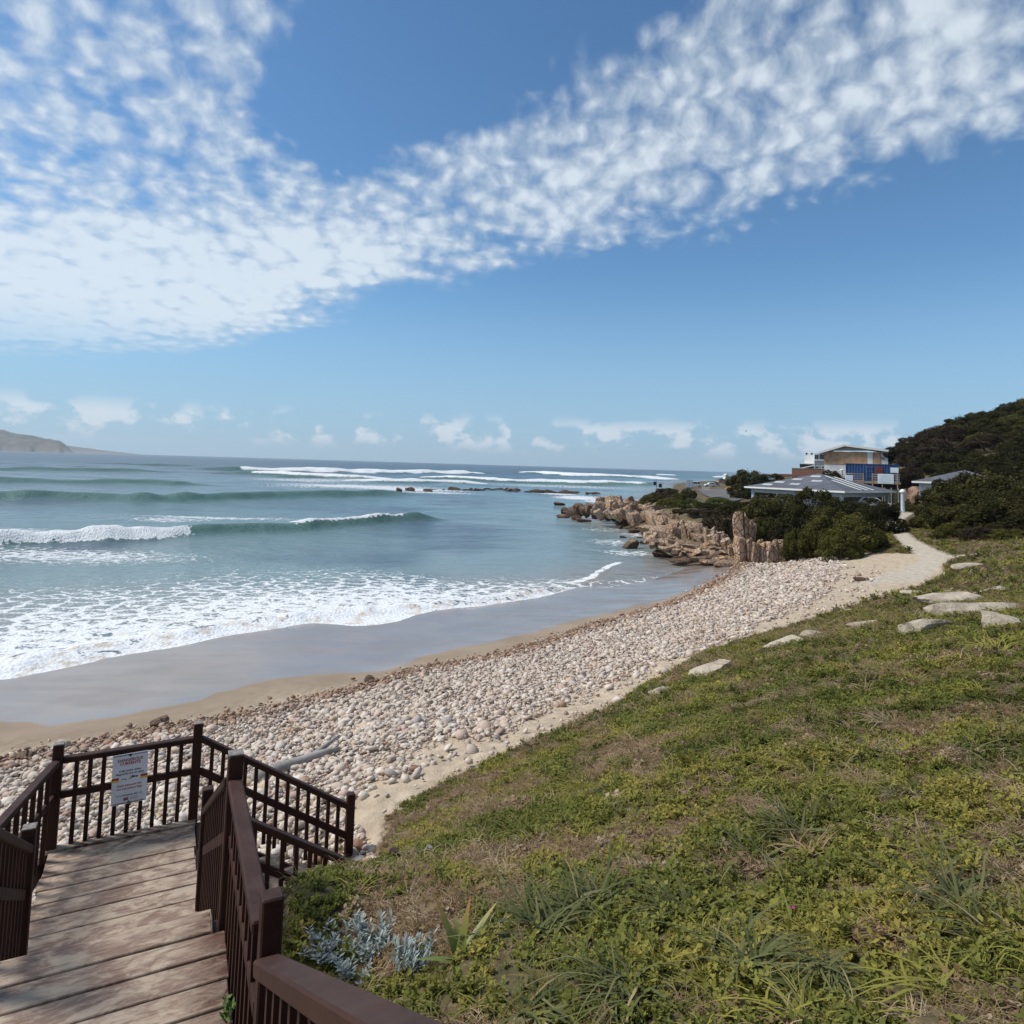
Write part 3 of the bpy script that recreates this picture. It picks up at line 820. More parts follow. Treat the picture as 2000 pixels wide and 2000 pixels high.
# stringers, joists and fascias
beam_tp((0.47, 5.28, Z_U - 0.16), (0.47, 3.40, Z_U - 0.16), 0.05, 0.2, 'fascia')
beam_tp((-1.04, 5.27, Z_U - 0.15), (0.40, 5.27, Z_U - 0.15), 0.045, 0.18, 'fascia')
beam_tp((-0.95, 8.98, Z_L - 0.16), (0.50, 8.98, Z_L - 0.16), 0.05, 0.2, 'fascia')
beam_tp((-0.99, 8.95, Z_L - 0.14), (-1.22, 7.45, Z_L - 0.14), 0.05, 0.2, 'fascia')
beam_tp((0.53, 9.0, Z_L - 0.14), (0.53, 7.2, Z_L - 0.14), 0.05, 0.2, 'fascia')
for tt in (-0.90, 0.50):
    beam_tp((tt, 5.25, Z_U - 0.22), (tt, 7.25, Z_L - 0.24), 0.05, 0.24, 'stringer')
    beam_tp((tt - 0.02, 3.5, Z_U - 0.10), (tt - 0.02, -1.2, Z_U + 2.50), 0.05, 0.26, 'stringer')
for pp in (7.29, 8.96):
    beam_tp((0.5, pp, Z_L - 0.22), (2.5, pp, Z_L - 1.42), 0.05, 0.24, 'stringer')
def post(t, p, z0, z1, w=0.098, capped=False):
    o = st(MB().box(TP(t, p, (z0 + z1) / 2), (w, w, z1 - z0), TH).build('post', M_RAIL, None, bevel=0.008))
    if capped:
        sub(MB().box(TP(t, p, z1 + 0.006), (w * 0.98, w * 0.98, 0.012), TH).build('post_cap', M_GALV, None, bevel=0.003), o)
    return o
def grd(t, p):
    q = TP(t, p); return gz(q[0], q[1])
POSTS = {'A': (.52, 5.15), 'B': (.55, 3.47), 'C': (.50, 7.27), 'D': (-.90, 7.15), 'L': (-.92, 8.95), 'M': (.47, 9.02), 'E': (2.35, 9.0), 'F': (2.36, 7.27)}
post(*POSTS['A'], grd(*POSTS['A']) - .3, Z_U + 1.10, 0.098, True)
post(*POSTS['B'], grd(*POSTS['B']) - .3, Z_U + 1.10)
post(*POSTS['C'], grd(*POSTS['C']) - .3, Z_L + 1.10)
post(*POSTS['D'], grd(*POSTS['D']) - .3, Z_L + 1.08, 0.105, True)
post(*POSTS['L'], grd(*POSTS['L']) - .3, Z_L + 1.10, 0.10, True)
post(*POSTS['M'], grd(*POSTS['M']) - .3, Z_L + 1.10, 0.10, True)
post(*POSTS['E'], grd(*POSTS['E']) - .4, 4.15, 0.10)
post(*POSTS['F'], grd(*POSTS['F']) - .4, 4.10, 0.10)
post(-.90, 5.10, grd(-.9, 5.1) - .3, Z_U + 1.08)
post(-1.42, 6.55, grd(-1.42, 6.55) - .3, Z_L + 1.08)
def railing(a, za, b_, zb, n, drop, mid=0.40, w=0.092, h=0.062, inset=0.0):
    """handrail from a to b (plan t,p and rail-top height) with n balusters hanging drop below the rail"""
    r_ = beam_tp((a[0], a[1], za - h / 2), (b_[0], b_[1], zb - h / 2), w, h, 'handrail', bevel=0.009)
    sub(MB().beam(TP(a[0], a[1], za - mid), TP(b_[0], b_[1], zb - mid), 0.04, 0.075).build('mid_rail', M_RAIL, None, bevel=0.004), r_)
    for i in range(1, n + 1):
        f = i / (n + 1)
        t = a[0] + (b_[0] - a[0]) * f; p = a[1] + (b_[1] - a[1]) * f; z = za + (zb - za) * f
        d = drop[0] + (drop[1] - drop[0]) * f if hasattr(drop, '__len__') else drop
        sub(MB().box(TP(t, p, z - h - (d - h) / 2 + 0.01), (0.042, 0.042, d - h + 0.02), TH).build('baluster', M_RAIL, None), r_)
    return r_
sl1 = 0.56
railing((.52, 3.53), Z_U + .95, (.52, 5.10), Z_U + .95, 9, 1.25)
railing((.50, 5.20), Z_U + .93, (.50, 7.24), Z_L + .93, 11, 1.28)
railing((.53, 3.40), Z_U + .86, (.53, -1.0), Z_U + .86 + sl1 * 4.4, 24, 1.05, w=0.118, h=0.07)
railing((-.90, 7.10), Z_L + .95, (-.90, 5.15), Z_U + .93, 11, 1.28)
railing((-.87, 8.97), Z_L + .95, (.43, 9.02), Z_L + .95, 9, 0.98)
railing((.51, 9.01), Z_L + .95, (2.32, 9.0), 4.02, 13, (0.95, 0.88))
railing((.54, 7.27), Z_L + .95, (2.33, 7.27), 4.05, 12, (1.0, 0.95))
railing((-.93, 8.90), Z_L + .95, (-1.42, 6.60), Z_L + .95, 12, 0.98)

# ------------------------------------------------------------------ warning sign on the railing
def on_p(px, py, p):
    r = ray(px, py); d = r[:2] @ P2; s = p / d
    return (r[:2] * s) @ T2, CAM_Z + r[2] * s
SGN_P = 8.925
tl = on_p(222.8, 1476.4, SGN_P); tr = on_p(291.1, 1464.8, SGN_P); bl = on_p(213.7, 1576.6, SGN_P); br = on_p(284.5, 1561.7, SGN_P)
sw_ = ((tr[0] - tl[0]) + (br[0] - bl[0])) / 2; sh_ = ((tl[1] - bl[1]) + (tr[1] - br[1])) / 2
stc = (tl[0] + tr[0] + bl[0] + br[0]) / 4; szc = (tl[1] + tr[1] + bl[1] + br[1]) / 4
rx = math.atan2(tr[1] - tl[1], tr[0] - tl[0])
M_WHITE = simple_mat('sign_white', (0.66, 0.69, 0.72), 0.35, 0.06, 8.0, spec=0.5)
M_SRED = simple_mat('sign_red', (0.33, 0.035, 0.06), 0.4, 0.05, 8.0)
M_SBLACK = simple_mat('sign_black', (0.018, 0.018, 0.02), 0.4, 0.05, 8.0)
M_SYEL = simple_mat('sign_yellow', (0.62, 0.44, 0.05), 0.4, 0.05, 8.0)
M_SGREY = simple_mat('sign_grey', (0.16, 0.15, 0.17), 0.4, 0.05, 8.0)
sign = thing('warning_sign', 'white dangerous currents warning sign wired to the landing railing', 'sign', TP(stc, SGN_P - 0.0, szc))
sign.rotation_euler = (R(90), 0, TH)
sign.rotation_euler.rotate_axis('Z', rx)
panel = MB().box((0, 0, 0), (sw_, sh_, 0.006)).build('panel', M_WHITE, sign, bevel=0.001)
S = sh_
def flat(name, polys, mat, z=0.0046):
    mb = MB()
    for pl in polys:
        mb.add([(x, y, z) for x, y in pl], [tuple(range(len(pl)))])
    return mb.build(name, mat, panel)
def strip(y, flip):
    pl = []; w = sw_ * 0.92; n = 22; hh = S * 0.026
    for i in range(n):
        x = -w / 2 + w * (i + 0.2) / n
        if abs(x) < 0.035 * S: continue
        sl = hh * 0.9 * (1 if (x > 0) != flip else -1)
        ww = w / n * 0.55
        pl.append([(x, y - hh / 2), (x + ww, y - hh / 2), (x + ww + sl, y + hh / 2), (x + sl, y + hh / 2)])
    return pl
flat('hazard_stripe', strip(S * 0.475, False), M_SBLACK)['kind'] = 'stuff'
flat('hazard_stripe', strip(-S * 0.475, True), M_SBLACK)['kind'] = 'stuff'
flat('arrow_mark', [[(-.05 * S, .488 * S), (0, .43 * S), (.05 * S, .488 * S)]], M_SBLACK, 0.0050)
flat('arrow_mark', [[(.05 * S, -.488 * S), (0, -.44 * S), (-.05 * S, -.488 * S)]], M_SBLACK, 0.0050)
TEXTS = []
def lettering(txt, y, size, mat, x=0.0, wscale=1.0, heavy=0.0, align='CENTER'):
    cu = bpy.data.curves.new('lettering', 'FONT')
    cu.body = txt; cu.align_x = align; cu.align_y = 'CENTER'; cu.size = size * S; cu.offset = heavy * S; cu.resolution_u = 2
    o = bpy.data.objects.new('lettering', cu); COL.objects.link(o)
    TEXTS.append((o, (x * S, y * S, 0.0048), wscale, mat))
lettering('DANGEROUS', .375, .082, M_SRED, heavy=.0022, wscale=.92)
lettering('CURRENTS', .305, .082, M_SRED, heavy=.0022, wscale=.92)
lettering('Only swim when', .165, .058, M_SBLACK, heavy=.001)
lettering('lifeguards are on duty', .105, .058, M_SBLACK, heavy=.001)
lettering('Swim between the', -.125, .058, M_SRED, heavy=.001)
lettering('red and yellow flags', -.19, .058, M_SRED, heavy=.001)
lettering('In an emergency dial 112', -.32, .046, M_SBLACK, heavy=.0008)
lettering('NATIONAL', -.375, .026, M_SGREY, x=.02, align='LEFT')
lettering('SEA RESCUE', -.40, .026, M_SGREY, x=.02, align='LEFT')
lettering('INSTITUTE', -.425, .026, M_SGREY, x=.02, align='LEFT')
for sx, y in ((-.26, .0), (.26, .0)):
    flat('flag_half', [[((sx - .065) * S, y * S), ((sx + .065) * S, y * S), ((sx + .065) * S, (y + .042) * S), ((sx - .065) * S, (y + .042) * S)]], M_SRED)
    flat('flag_half', [[((sx - .065) * S, (y - .04) * S), ((sx + .065) * S, (y - .04) * S), ((sx + .065) * S, y * S), ((sx - .065) * S, y * S)]], M_SYEL)
swm = [(-.02, -.02), (.03, .0), (.09, .015), (.13, .005), (.155, .02), (.14, .035), (.09, .035), (.06, .05), (.02, .045), (.0, .03), (.04, .028), (.05, .02), (.0, .005)]
flat('swimmer_mark', [[(x * S, y * S) for x, y in swm]], M_SBLACK)
flat('swimmer_mark', [[(x * S, y * S) for x, y in ((-.15, .0), (-.1, .012), (-.05, -.012), (-.06, -.022), (-.1, .0), (-.145, -.012))]], M_SBLACK)
flat('emblem', [[(-.10 * S, -.43 * S), (-.01 * S, -.43 * S), (-.01 * S, -.37 * S), (-.10 * S, -.37 * S)]], M_SGREY)
flat('emblem', [[(-.065 * S, -.425 * S), (-.045 * S, -.425 * S), (-.045 * S, -.375 * S), (-.065 * S, -.375 * S)]], M_SRED, 0.0052)
dg = bpy.context.evaluated_depsgraph_get()
for o, loc, ws, mat in TEXTS:
    me = bpy.data.meshes.new_from_object(o.evaluated_get(dg))
    me.materials.clear(); me.materials.append(mat)
    q = link('lettering', me, panel); q.location = loc; q.scale = (ws, 1, 1)
for o, *_ in TEXTS:
    bpy.data.objects.remove(o, do_unlink=True)

# ------------------------------------------------------------------ instancing helper (stuff only)
SRC = bpy.data.collections.new('source_pieces')       # never linked to the scene
def src_coll(name, meshes):
    c = bpy.data.collections.new(name)
    for i, me in enumerate(meshes):
        o = bpy.data.objects.new('%s_%02d' % (name, i), me); c.objects.link(o)
    return c
def scatter(name, pts, rot, scl, idx, tint, coll, parent=None):
    me = bpy.data.meshes.new(name)
    pts = np.asarray(pts, np.float32)
    me.vertices.add(len(pts)); me.vertices.foreach_set('co', pts.ravel())
    set_attr(me, 'rot', rot, 'FLOAT_VECTOR'); set_attr(me, 'scl', scl, 'FLOAT_VECTOR')
    a = me.attributes.new('pick', 'INT', 'POINT'); a.data.foreach_set('value', np.asarray(idx, np.int32))
    set_attr(me, 'tint', tint)
    o = link(name, me, parent)
    ng = bpy.data.node_groups.new(name, 'GeometryNodeTree')
    ng.interface.new_socket('Geometry', in_out='INPUT', socket_type='NodeSocketGeometry')
    ng.interface.new_socket('Geometry', in_out='OUTPUT', socket_type='NodeSocketGeometry')
    N = ng.nodes
    gi = N.new('NodeGroupInput'); go = N.new('NodeGroupOutput')
    ip = N.new('GeometryNodeInstanceOnPoints'); ci = N.new('GeometryNodeCollectionInfo')
    ci.inputs['Collection'].default_value = coll
    ci.inputs['Separate Children'].default_value = True; ci.inputs['Reset Children'].default_value = True
    def na(nm, ty):
        q = N.new('GeometryNodeInputNamedAttribute'); q.data_type = ty; q.inputs['Name'].default_value = nm
        return [s for s in q.outputs if s.enabled and s.name == 'Attribute'][0]
    ip.inputs['Pick Instance'].default_value = True
    ng.links.new(gi.outputs[0], ip.inputs['Points']); ng.links.new(ci.outputs[0], ip.inputs['Instance'])
    ng.links.new(na('pick', 'INT'), ip.inputs['Instance Index'])
    ng.links.new(na('rot', 'FLOAT_VECTOR'), ip.inputs['Rotation']); ng.links.new(na('scl', 'FLOAT_VECTOR'), ip.inputs['Scale'])
    ng.links.new(ip.outputs[0], go.inputs[0])
    md = o.modifiers.new('scatter', 'NODES'); md.node_group = ng
    return o

# ------------------------------------------------------------------ pebbles
def stone_mesh(seed, sub=1, flat_=0.46, rough=0.16, name='pebble', cuts=0):
    rg = np.random.default_rng(seed)
    bm = bmesh.new(); bmesh.ops.create_icosphere(bm, subdivisions=sub, radius=1.0)
    V = np.array([v.co[:] for v in bm.verts])
    for k in range(8 + cuts):
        n = rg.normal(size=3); n /= np.linalg.norm(n); d = rg.uniform(0.5, 0.85)
        h = V @ n; over = h > d
        V[over] -= np.outer((h[over] - d) * 0.85, n)
    V *= 1 + rg.uniform(-rough, rough, len(V))[:, None] * 0.5
    V *= np.array([1.0, rg.uniform(.68, .92), flat_ * rg.uniform(.75, 1.25)])
    for v, c in zip(bm.verts, V): v.co = c
    me = bpy.data.meshes.new(name); bm.to_mesh(me); bm.free()
    me.polygons.foreach_set('use_smooth', np.ones(len(me.polygons), dtype=bool))
    return me
m_peb, gg, b = new_mat('pebble_stone', 0.75, 0.3)
tn = gg.attr('tint', 'INSTANCER'); rn = gg.rnd()
tn2 = gg.attr('tint', 'OBJECT')
key = gg.m('FRACT', gg.m('ADD', gg.m('MULTIPLY', rn, 7.31), 0.0))
c = gg.ramp(key, [(0.0, (0.44, 0.355, 0.285)), (0.14, (0.58, 0.495, 0.405)), (0.30, (0.66, 0.59, 0.505)), (0.44, (0.53, 0.395, 0.315)), (0.54, (0.34, 0.30, 0.275)), (0.64, (0.61, 0.53, 0.46)), (0.74, (0.52, 0.385, 0.25)), (0.84, (0.66, 0.60, 0.54)), (0.93, (0.30, 0.22, 0.17)), (1.0, (0.56, 0.42, 0.35))])
br_ = gg.ramp(key, [(0.0, (0.20, 0.090, 0.042)), (0.3, (0.31, 0.155, 0.075)), (0.6, (0.22, 0.115, 0.065)), (0.8, (0.36, 0.22, 0.125)), (1.0, (0.15, 0.075, 0.042))])
t_all = gg.m('ADD', tn, tn2, clamp=True)
c = gg.mix(t_all, c, br_)
nn = gg.noise(gg.obj(), 2.0, 3.0, 0.6)
c = gg.mix(gg.ss(nn, 0.35, 0.75, 0.0, 0.35), c, (0.36, 0.275, 0.215))
gg.put(b.inputs['Base Color'], c)
gg.put(b.inputs['Roughness'], gg.ss(t_all, 0.2, 1.0, 0.8, 0.5))
gg.put(b.inputs['Normal'], gg.bump(gg.noise(gg.obj(), 7.0, 3.0, 0.6), 0.3, 0.1))
peb_meshes = [stone_mesh(100 + i) for i in range(12)]
for me in peb_meshes: me.materials.append(m_peb)
PEB_POLY = PEB_LO + [U(1500, 1101, 1.1), U(1560, 1093, 1.6), U(1630, 1088, 2.2)] + PEB_HI[::-1] + [np.array(TP(2.6, 8.6)), np.array(TP(2.3, 7.6)), np.array(TP(1.0, 7.4)), np.array(TP(0.4, 6.6)), np.array(TP(-2.0, 6.4)), np.array(TP(-4.5, 6.5)), np.array((-14., 2.0, 0))]
PEB_POLY = [np.asarray(q)[:2] for q in PEB_POLY]
lo = np.min(PEB_POLY, axis=0); hi = np.max(PEB_POLY, axis=0)
rg = np.random.default_rng(5)
cand = rg.uniform(lo, hi, size=(430000, 2))
cand = cand[(np.abs(np.arctan2(cand[:, 0], cand[:, 1])) < R(46))]
dist_ = np.hypot(cand[:, 0], cand[:, 1])
cand = cand[dist_ < 75]
ins = in_poly(cand, PEB_POLY)
dlo_, slo_, _ = s_line(cand, PEB_LO)
dhi_ = d_line(cand, PEB_HI)
nz = fbm(cand, 0.5, 15, 3)
keep = ins & ((dhi_ + (nz - 0.5) * 4.0) > rg.uniform(0, 1.6, len(cand)))
# a loose fringe outside the bank, on the damp sand
fr = (~ins) & (dlo_ < 0.9) & (rg.uniform(size=len(cand)) < 0.25 * np.exp(-dlo_ / 0.28))
fr2 = (~ins) & (dhi_ < 1.6) & (rg.uniform(size=len(cand)) < 0.05) & (~in_poly(cand, LAND_POLY))
cand = cand[keep | fr | fr2]; dlo_ = dlo_[keep | fr | fr2]
dist_ = np.hypot(cand[:, 0], cand[:, 1])
area_k = np.clip(dist_ / 26.0, 1.0, 1.9)
pk = rg.uniform(size=len(cand)) < np.clip(1.0 / area_k ** 1.5, 0.3, 1)
cand = cand[pk]; dlo_ = dlo_[pk]; dist_ = dist_[pk]; area_k = area_k[pk]
N_ = len(cand)
siz = np.clip(rg.lognormal(math.log(0.052), 0.50, N_), 0.022, 0.19) * (.72 + .6 * fbm(cand, .45, 29, 3)) * area_k ** 0.55
siz *= np.where(dlo_ < 0.8, 0.8, 1.0)
pz = ground_z(cand) + rg.uniform(-0.02, 0.07, N_) + siz * 0.15
prot = np.column_stack([rg.normal(0, 0.35, N_), rg.normal(0, 0.35, N_), rg.uniform(0, 6.28, N_)])
pscl = siz[:, None] * rg.uniform(0.8, 1.2, (N_, 3))
ptint = np.clip(2.1 - dlo_ / 0.8 + rg.normal(0, 0.3, N_), 0, 1) * np.clip(rg.uniform(.0, 2.2, N_), 0, 1)
ptint = np.maximum(ptint, np.where(rg.uniform(size=N_) < 0.05, 0.7, 0))
pidx = rg.integers(0, 12, N_)
# pebble bank: the packed stones underneath, draped just above the sand
gx = np.arange(lo[0], hi[0], 0.35); gy = np.arange(lo[1], hi[1], 0.35)
vx, vy = np.meshgrid(gx, gy, indexing='ij'); bxy = np.column_stack([vx.ravel(), vy.ravel()])
bi = in_poly(bxy, PEB_POLY) & (d_line(bxy, PEB_HI) + (fbm(bxy, .5, 15, 3) - .5) * 4 > 0.9)
ny_ = len(gy)
i = (np.arange(len(gx) - 1)[:, None] * ny_ + np.arange(ny_ - 1)[None]).ravel()
qf = np.stack([i, i + ny_, i + ny_ + 1, i + 1], axis=-1)
qf = qf[bi[qf].all(axis=1)]
used = np.unique(qf); mp = np.zeros(len(bxy), int); mp[used] = np.arange(len(used))
bv = bxy[used]
me = mesh_np('pebble_bank', np.column_stack([bv, ground_z(bv) + 0.012 + (fbm(bv, 2.6, 9, 3) - .5) * .05]), mp[qf], True)
m_bank, gg, b = new_mat('packed_pebbles', 0.9, 0.2, '2D')
P = gg.pos()
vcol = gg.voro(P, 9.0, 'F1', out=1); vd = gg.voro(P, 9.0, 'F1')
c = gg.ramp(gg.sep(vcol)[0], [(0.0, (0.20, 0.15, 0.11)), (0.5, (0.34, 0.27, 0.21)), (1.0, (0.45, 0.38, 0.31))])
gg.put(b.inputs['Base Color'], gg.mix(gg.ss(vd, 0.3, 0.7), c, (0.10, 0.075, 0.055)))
gg.put(b.inputs['Normal'], gg.bump(vd, 0.9, -0.06))
bank = link('pebble_bank', me, None, m_bank)
tag(bank, 'broad bank of pale cream and pink pebbles along the beach', 'pebbles', kind='structure')
order = np.argsort(dist_ / siz)
near = order[:300]; rest = order[300:]
for k in near:
    o = bpy.data.objects.new('pebble', peb_meshes[pidx[k]]); COL.objects.link(o)
    o.parent = bank
    o.location = (cand[k, 0], cand[k, 1], pz[k]); o.rotation_euler = prot[k]; o.scale = pscl[k]
    o['tint'] = float(ptint[k])
o = scatter('pebbles', np.column_stack([cand, pz])[rest], prot[rest], pscl[rest], pidx[rest], ptint[rest], src_coll('pebble_source', peb_meshes), bank)
o['kind'] = 'stuff'
print('pebbles', N_)

# ------------------------------------------------------------------ rock
def rock_mat(name, pale, warm, stain_z=1.2):
    m, gg, b = new_mat(name, 0.85, 0.25)
    P = gg.pos(); O = gg.obj()
    n = gg.noise(P, 0.9, 4.0, 0.62); f = gg.noise(P, 6.0, 4.0, 0.65)
    st_ = gg.noise(gg.vm('MULTIPLY', O, (1.2, 1.2, 5.0)), 1.6, 3.0, 0.6)
    c = gg.mix(gg.ss(n, 0.35, 0.68), pale, warm)
    c = gg.mix(gg.m('MULTIPLY', gg.ss(st_, 0.52, 0.70), 0.6), c, (0.27, 0.155, 0.085))
    c = gg.mix(gg.ss(gg.rnd(), 0.25, 1.0, 0.0, 0.75), c, (0.27, 0.18, 0.125))
    vc = gg.voro(gg.vm('MULTIPLY', P, (1.0, 1.0, 0.7)), 2.2, 'DISTANCE_TO_EDGE')
    c = gg.mix(gg.ss(vc, 0.06, 0.0, 0.0, 0.75), c, (0.09, 0.055, 0.035))
    c = gg.mix(gg.ss(f, 0.58, 0.75, 0.0, 0.55), c, (0.13, 0.085, 0.055))
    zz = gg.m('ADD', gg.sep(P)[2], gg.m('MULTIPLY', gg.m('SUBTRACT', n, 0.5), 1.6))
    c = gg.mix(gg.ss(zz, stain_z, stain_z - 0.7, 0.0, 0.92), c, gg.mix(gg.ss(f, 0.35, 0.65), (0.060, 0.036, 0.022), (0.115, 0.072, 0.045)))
    gg.put(b.inputs['Base Color'], c)
    gg.put(b.inputs['Normal'], gg.bump(gg.m('ADD', gg.m('ADD', f, gg.m('MULTIPLY', st_, 0.8)), gg.ss(vc, 0.0, 0.12)), 0.8, 0.16))
    return m
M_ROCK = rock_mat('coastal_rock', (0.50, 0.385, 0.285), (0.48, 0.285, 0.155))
M_ROCKD = rock_mat('dark_reef_rock', (0.12, 0.075, 0.05), (0.085, 0.05, 0.032), 0.9)
m_ss, gg, b = new_mat('pale_sandstone', .92, .15)
P = gg.pos(); n = gg.noise(P, 2.2, 5.0, .65); f = gg.noise(P, 14.0, 4.0, .65)
c = gg.mix(gg.ss(n, .35, .65), (.30, .25, .19), (.47, .405, .32)); c = gg.mix(gg.ss(f, .55, .72, 0., .7), c, (.17, .135, .095))
gg.put(b.inputs['Base Color'], c); gg.put(b.inputs['Normal'], gg.bump(gg.m('ADD', n, gg.m('MULTIPLY', f, .5)), .8, .08))
M_SANDST = m_ss

def rock_mesh(seed, box=True, rnd=0.18, name='rock', res=2):
    rg = np.random.default_rng(seed)
    bm = bmesh.new(); bmesh.ops.create_icosphere(bm, subdivisions=res, radius=1.75)
    V = np.array([v.co[:] for v in bm.verts])
    planes = []
    if box:
        for a in range(3):
            for s in (-1, 1):
                n = np.zeros(3); n[a] = s; n += rg.normal(0, rnd, 3); planes.append((n / np.linalg.norm(n), rg.uniform(0.86, 1.0)))
    for k in range(7 if box else 13):
        n = rg.normal(size=3); planes.append((n / np.linalg.norm(n), rg.uniform(0.95, 1.3) if box else rg.uniform(0.75, 1.05)))
    for _ in range(3):
        for n, d in planes:
            h = V @ n; o = h > d
            V[o] -= np.outer(h[o] - d, n)
    V += rg.normal(0, 0.02, V.shape)
    for v, c in zip(bm.verts, V): v.co = c
    bmesh.ops.remove_doubles(bm, verts=bm.verts, dist=0.03)
    me = bpy.data.meshes.new(name); bm.to_mesh(me); bm.free()
    return me
BLOCKS = [rock_mesh(300 + i) for i in range(9)]
BOULD = [rock_mesh(340 + i, False) for i in range(9)]
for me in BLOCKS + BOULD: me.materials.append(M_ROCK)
DARKB = [m_.copy() for m_ in BOULD[:6]]
PALEB = [m_.copy() for m_ in BOULD[3:8]]
for me in DARKB: me.materials.clear(); me.materials.append(M_ROCKD)
for me in PALEB: me.materials.clear(); me.materials.append(M_SANDST)

def rock_at(parent, px, py_base, wpx, hpx, dist, depth_k=0.9, lean=0.0, kind='block', name='slab', sink=0.35, tilt=0.0, seed=None):
    """one rock: its foot is seen at (px, py_base) at forward distance dist"""
    base = UD(px, py_base, dist); k = dist / FPX
    w = wpx * k; h = hpx * k
    zb = base[2] - sink * h * 0.6
    zt = base[2] + h
    rg = np.random.default_rng(int(px * 131 + py_base * 17 + (seed or 0)))
    pool = {'block': BLOCKS, 'bould': BOULD, 'dark': DARKB, 'pale': PALEB}[kind]
    o = link(name, pool[rg.integers(len(pool))], None)
    d = max(0.5, w * depth_k)
    o.scale = (w / 2 / 0.95, d / 2, (zt - zb) / 2 / 0.95)
    o.location = (base[0], base[1] + d * 0.25, (zb + zt) / 2)
    o.rotation_euler = (tilt + rg.normal(0, .06), lean + rg.normal(0, .04), rg.normal(0, 0.25))
    if parent is not None:
        o.parent = parent; o.matrix_parent_inverse = Matrix.Translation(parent.location).inverted()
    return o
def outcrop(name, label, px, py, dist):
    return thing(name, label, 'rocks', UD(px, py, dist))
# the standing stack at the end of the pebble bank
oc = outcrop('rock_outcrop', 'tall cream standing rock slabs split by a dark crack at the end of the pebbles', 1460, 1080, 57)
for q in ((1443, 1056, 20, 51, 57, .9, 0), (1459.5, 1060, 8, 51, 57.2, 1.6, .01), (1466, 1060, 8, 41, 57, 1.6, .04), (1473, 1060, 7, 36, 57.3, 1.5, .08),
          (1448, 1092, 17, 42, 56, 1.2, .05), (1464, 1092, 11, 36, 55.8, 1.2, .05), (1476, 1094, 14, 33, 55.5, 1.2, .1), (1490, 1096, 13, 33, 55.6, 1.2, .15), (1484, 1090, 10, 34, 56.3, 1.2, .1),
          (1504, 1096, 12, 36, 55.4, 1.2, .12), (1514, 1095, 11, 39, 55.6, 1.2, .05), (1529, 1093, 21, 35, 55.5, .9, .02), (1544, 1092, 10, 28, 55.6, 1.2, .1), (1555, 1088, 13, 19, 55.8, 1, .25),
          (1432, 1090, 16, 26, 57, 1, -.3), (1424, 1072, 20, 20, 59, 1, -.5)):
    rock_at(oc, *q[:5], depth_k=q[5], lean=q[6])
# the leaning ridge
oc = outcrop('rock_outcrop', 'ridge of leaning orange and cream rock slabs below the dark shrubs', 1350, 1050, 72)
rg = np.random.default_rng(21)
for i in range(64):
    f = i / 63.0
    px = 1304 + 112 * f + rg.normal(0, 4); top = np.interp(px, [1300, 1330, 1360, 1390, 1420], [994, 1003, 1018, 1030, 1038]) + rg.uniform(-3, 6)
    base = np.interp(px, [1300, 1360, 1420], [1040, 1056, 1070]) + rg.uniform(-12, 4)
    h = (base - top) * rg.uniform(.4, .85)
    rock_at(oc, px, base - rg.uniform(0, 1) * 8, rg.uniform(7, 14), h, 86 - 24 * f + rg.uniform(-1.5, 1.5), 1.2, lean=rg.uniform(-.6, -.05), seed=i)
# the low shelf in front
oc = outcrop('rock_outcrop', 'low shelf of brown boulders at the water edge in front of the ridge', 1310, 1070, 64)
for q in ((1290, 1050, 40, 20, 72, 1.0, -.1, 'bould'), (1270, 1043, 36, 16, 76, 1, 0, 'bould'), (1318, 1050, 30, 22, 72, 1, .1, 'block'), (1358, 1078, 44, 18, 63, .9, .1, 'bould'), (1300, 1076, 36, 10, 66, .9, .02, 'dark'),
          (1400, 1070, 30, 14, 63, 1, 0, 'bould'), (1375, 1060, 30, 16, 68, 1, .1, 'block'), (1420, 1090, 34, 12, 60, 1, 0, 'bould'), (1340, 1092, 40, 10, 61, 1, .0, 'bould'), (1385, 1102, 36, 8, 57, 1, 0, 'bould'),
          (1420, 1108, 40, 10, 55, 1, 0, 'bould'), (1330, 1102, 40, 8, 59, 1, 0, 'dark'), (1440, 1100, 34, 12, 57, 1, 0, 'block'), (1280, 1062, 26, 9, 69, 1, 0, 'dark'), (1360, 1040, 34, 18, 76, 1, .1, 'block'), (1325, 1034, 26, 16, 80, 1, -.2, 'block')):
    rock_at(oc, *q[:5], depth_k=q[5], lean=q[6], kind=q[7], name='boulder' if q[7] != 'block' else 'slab')
rg = np.random.default_rng(24)
for i in range(70):
    px = rg.uniform(1262, 1455); py = np.interp(px, [1262, 1330, 1455], [1050, 1078, 1096]) + rg.uniform(-16, 14)
    d = np.interp(py, [1030, 1060, 1105], [78, 66, 56])
    rock_at(oc, px, py, rg.uniform(9, 26), rg.uniform(4, 12), d, 1.1, lean=rg.normal(0, .25), tilt=rg.normal(0, .2), kind=('bould', 'block', 'block', 'dark')[rg.integers(4)], seed=i)
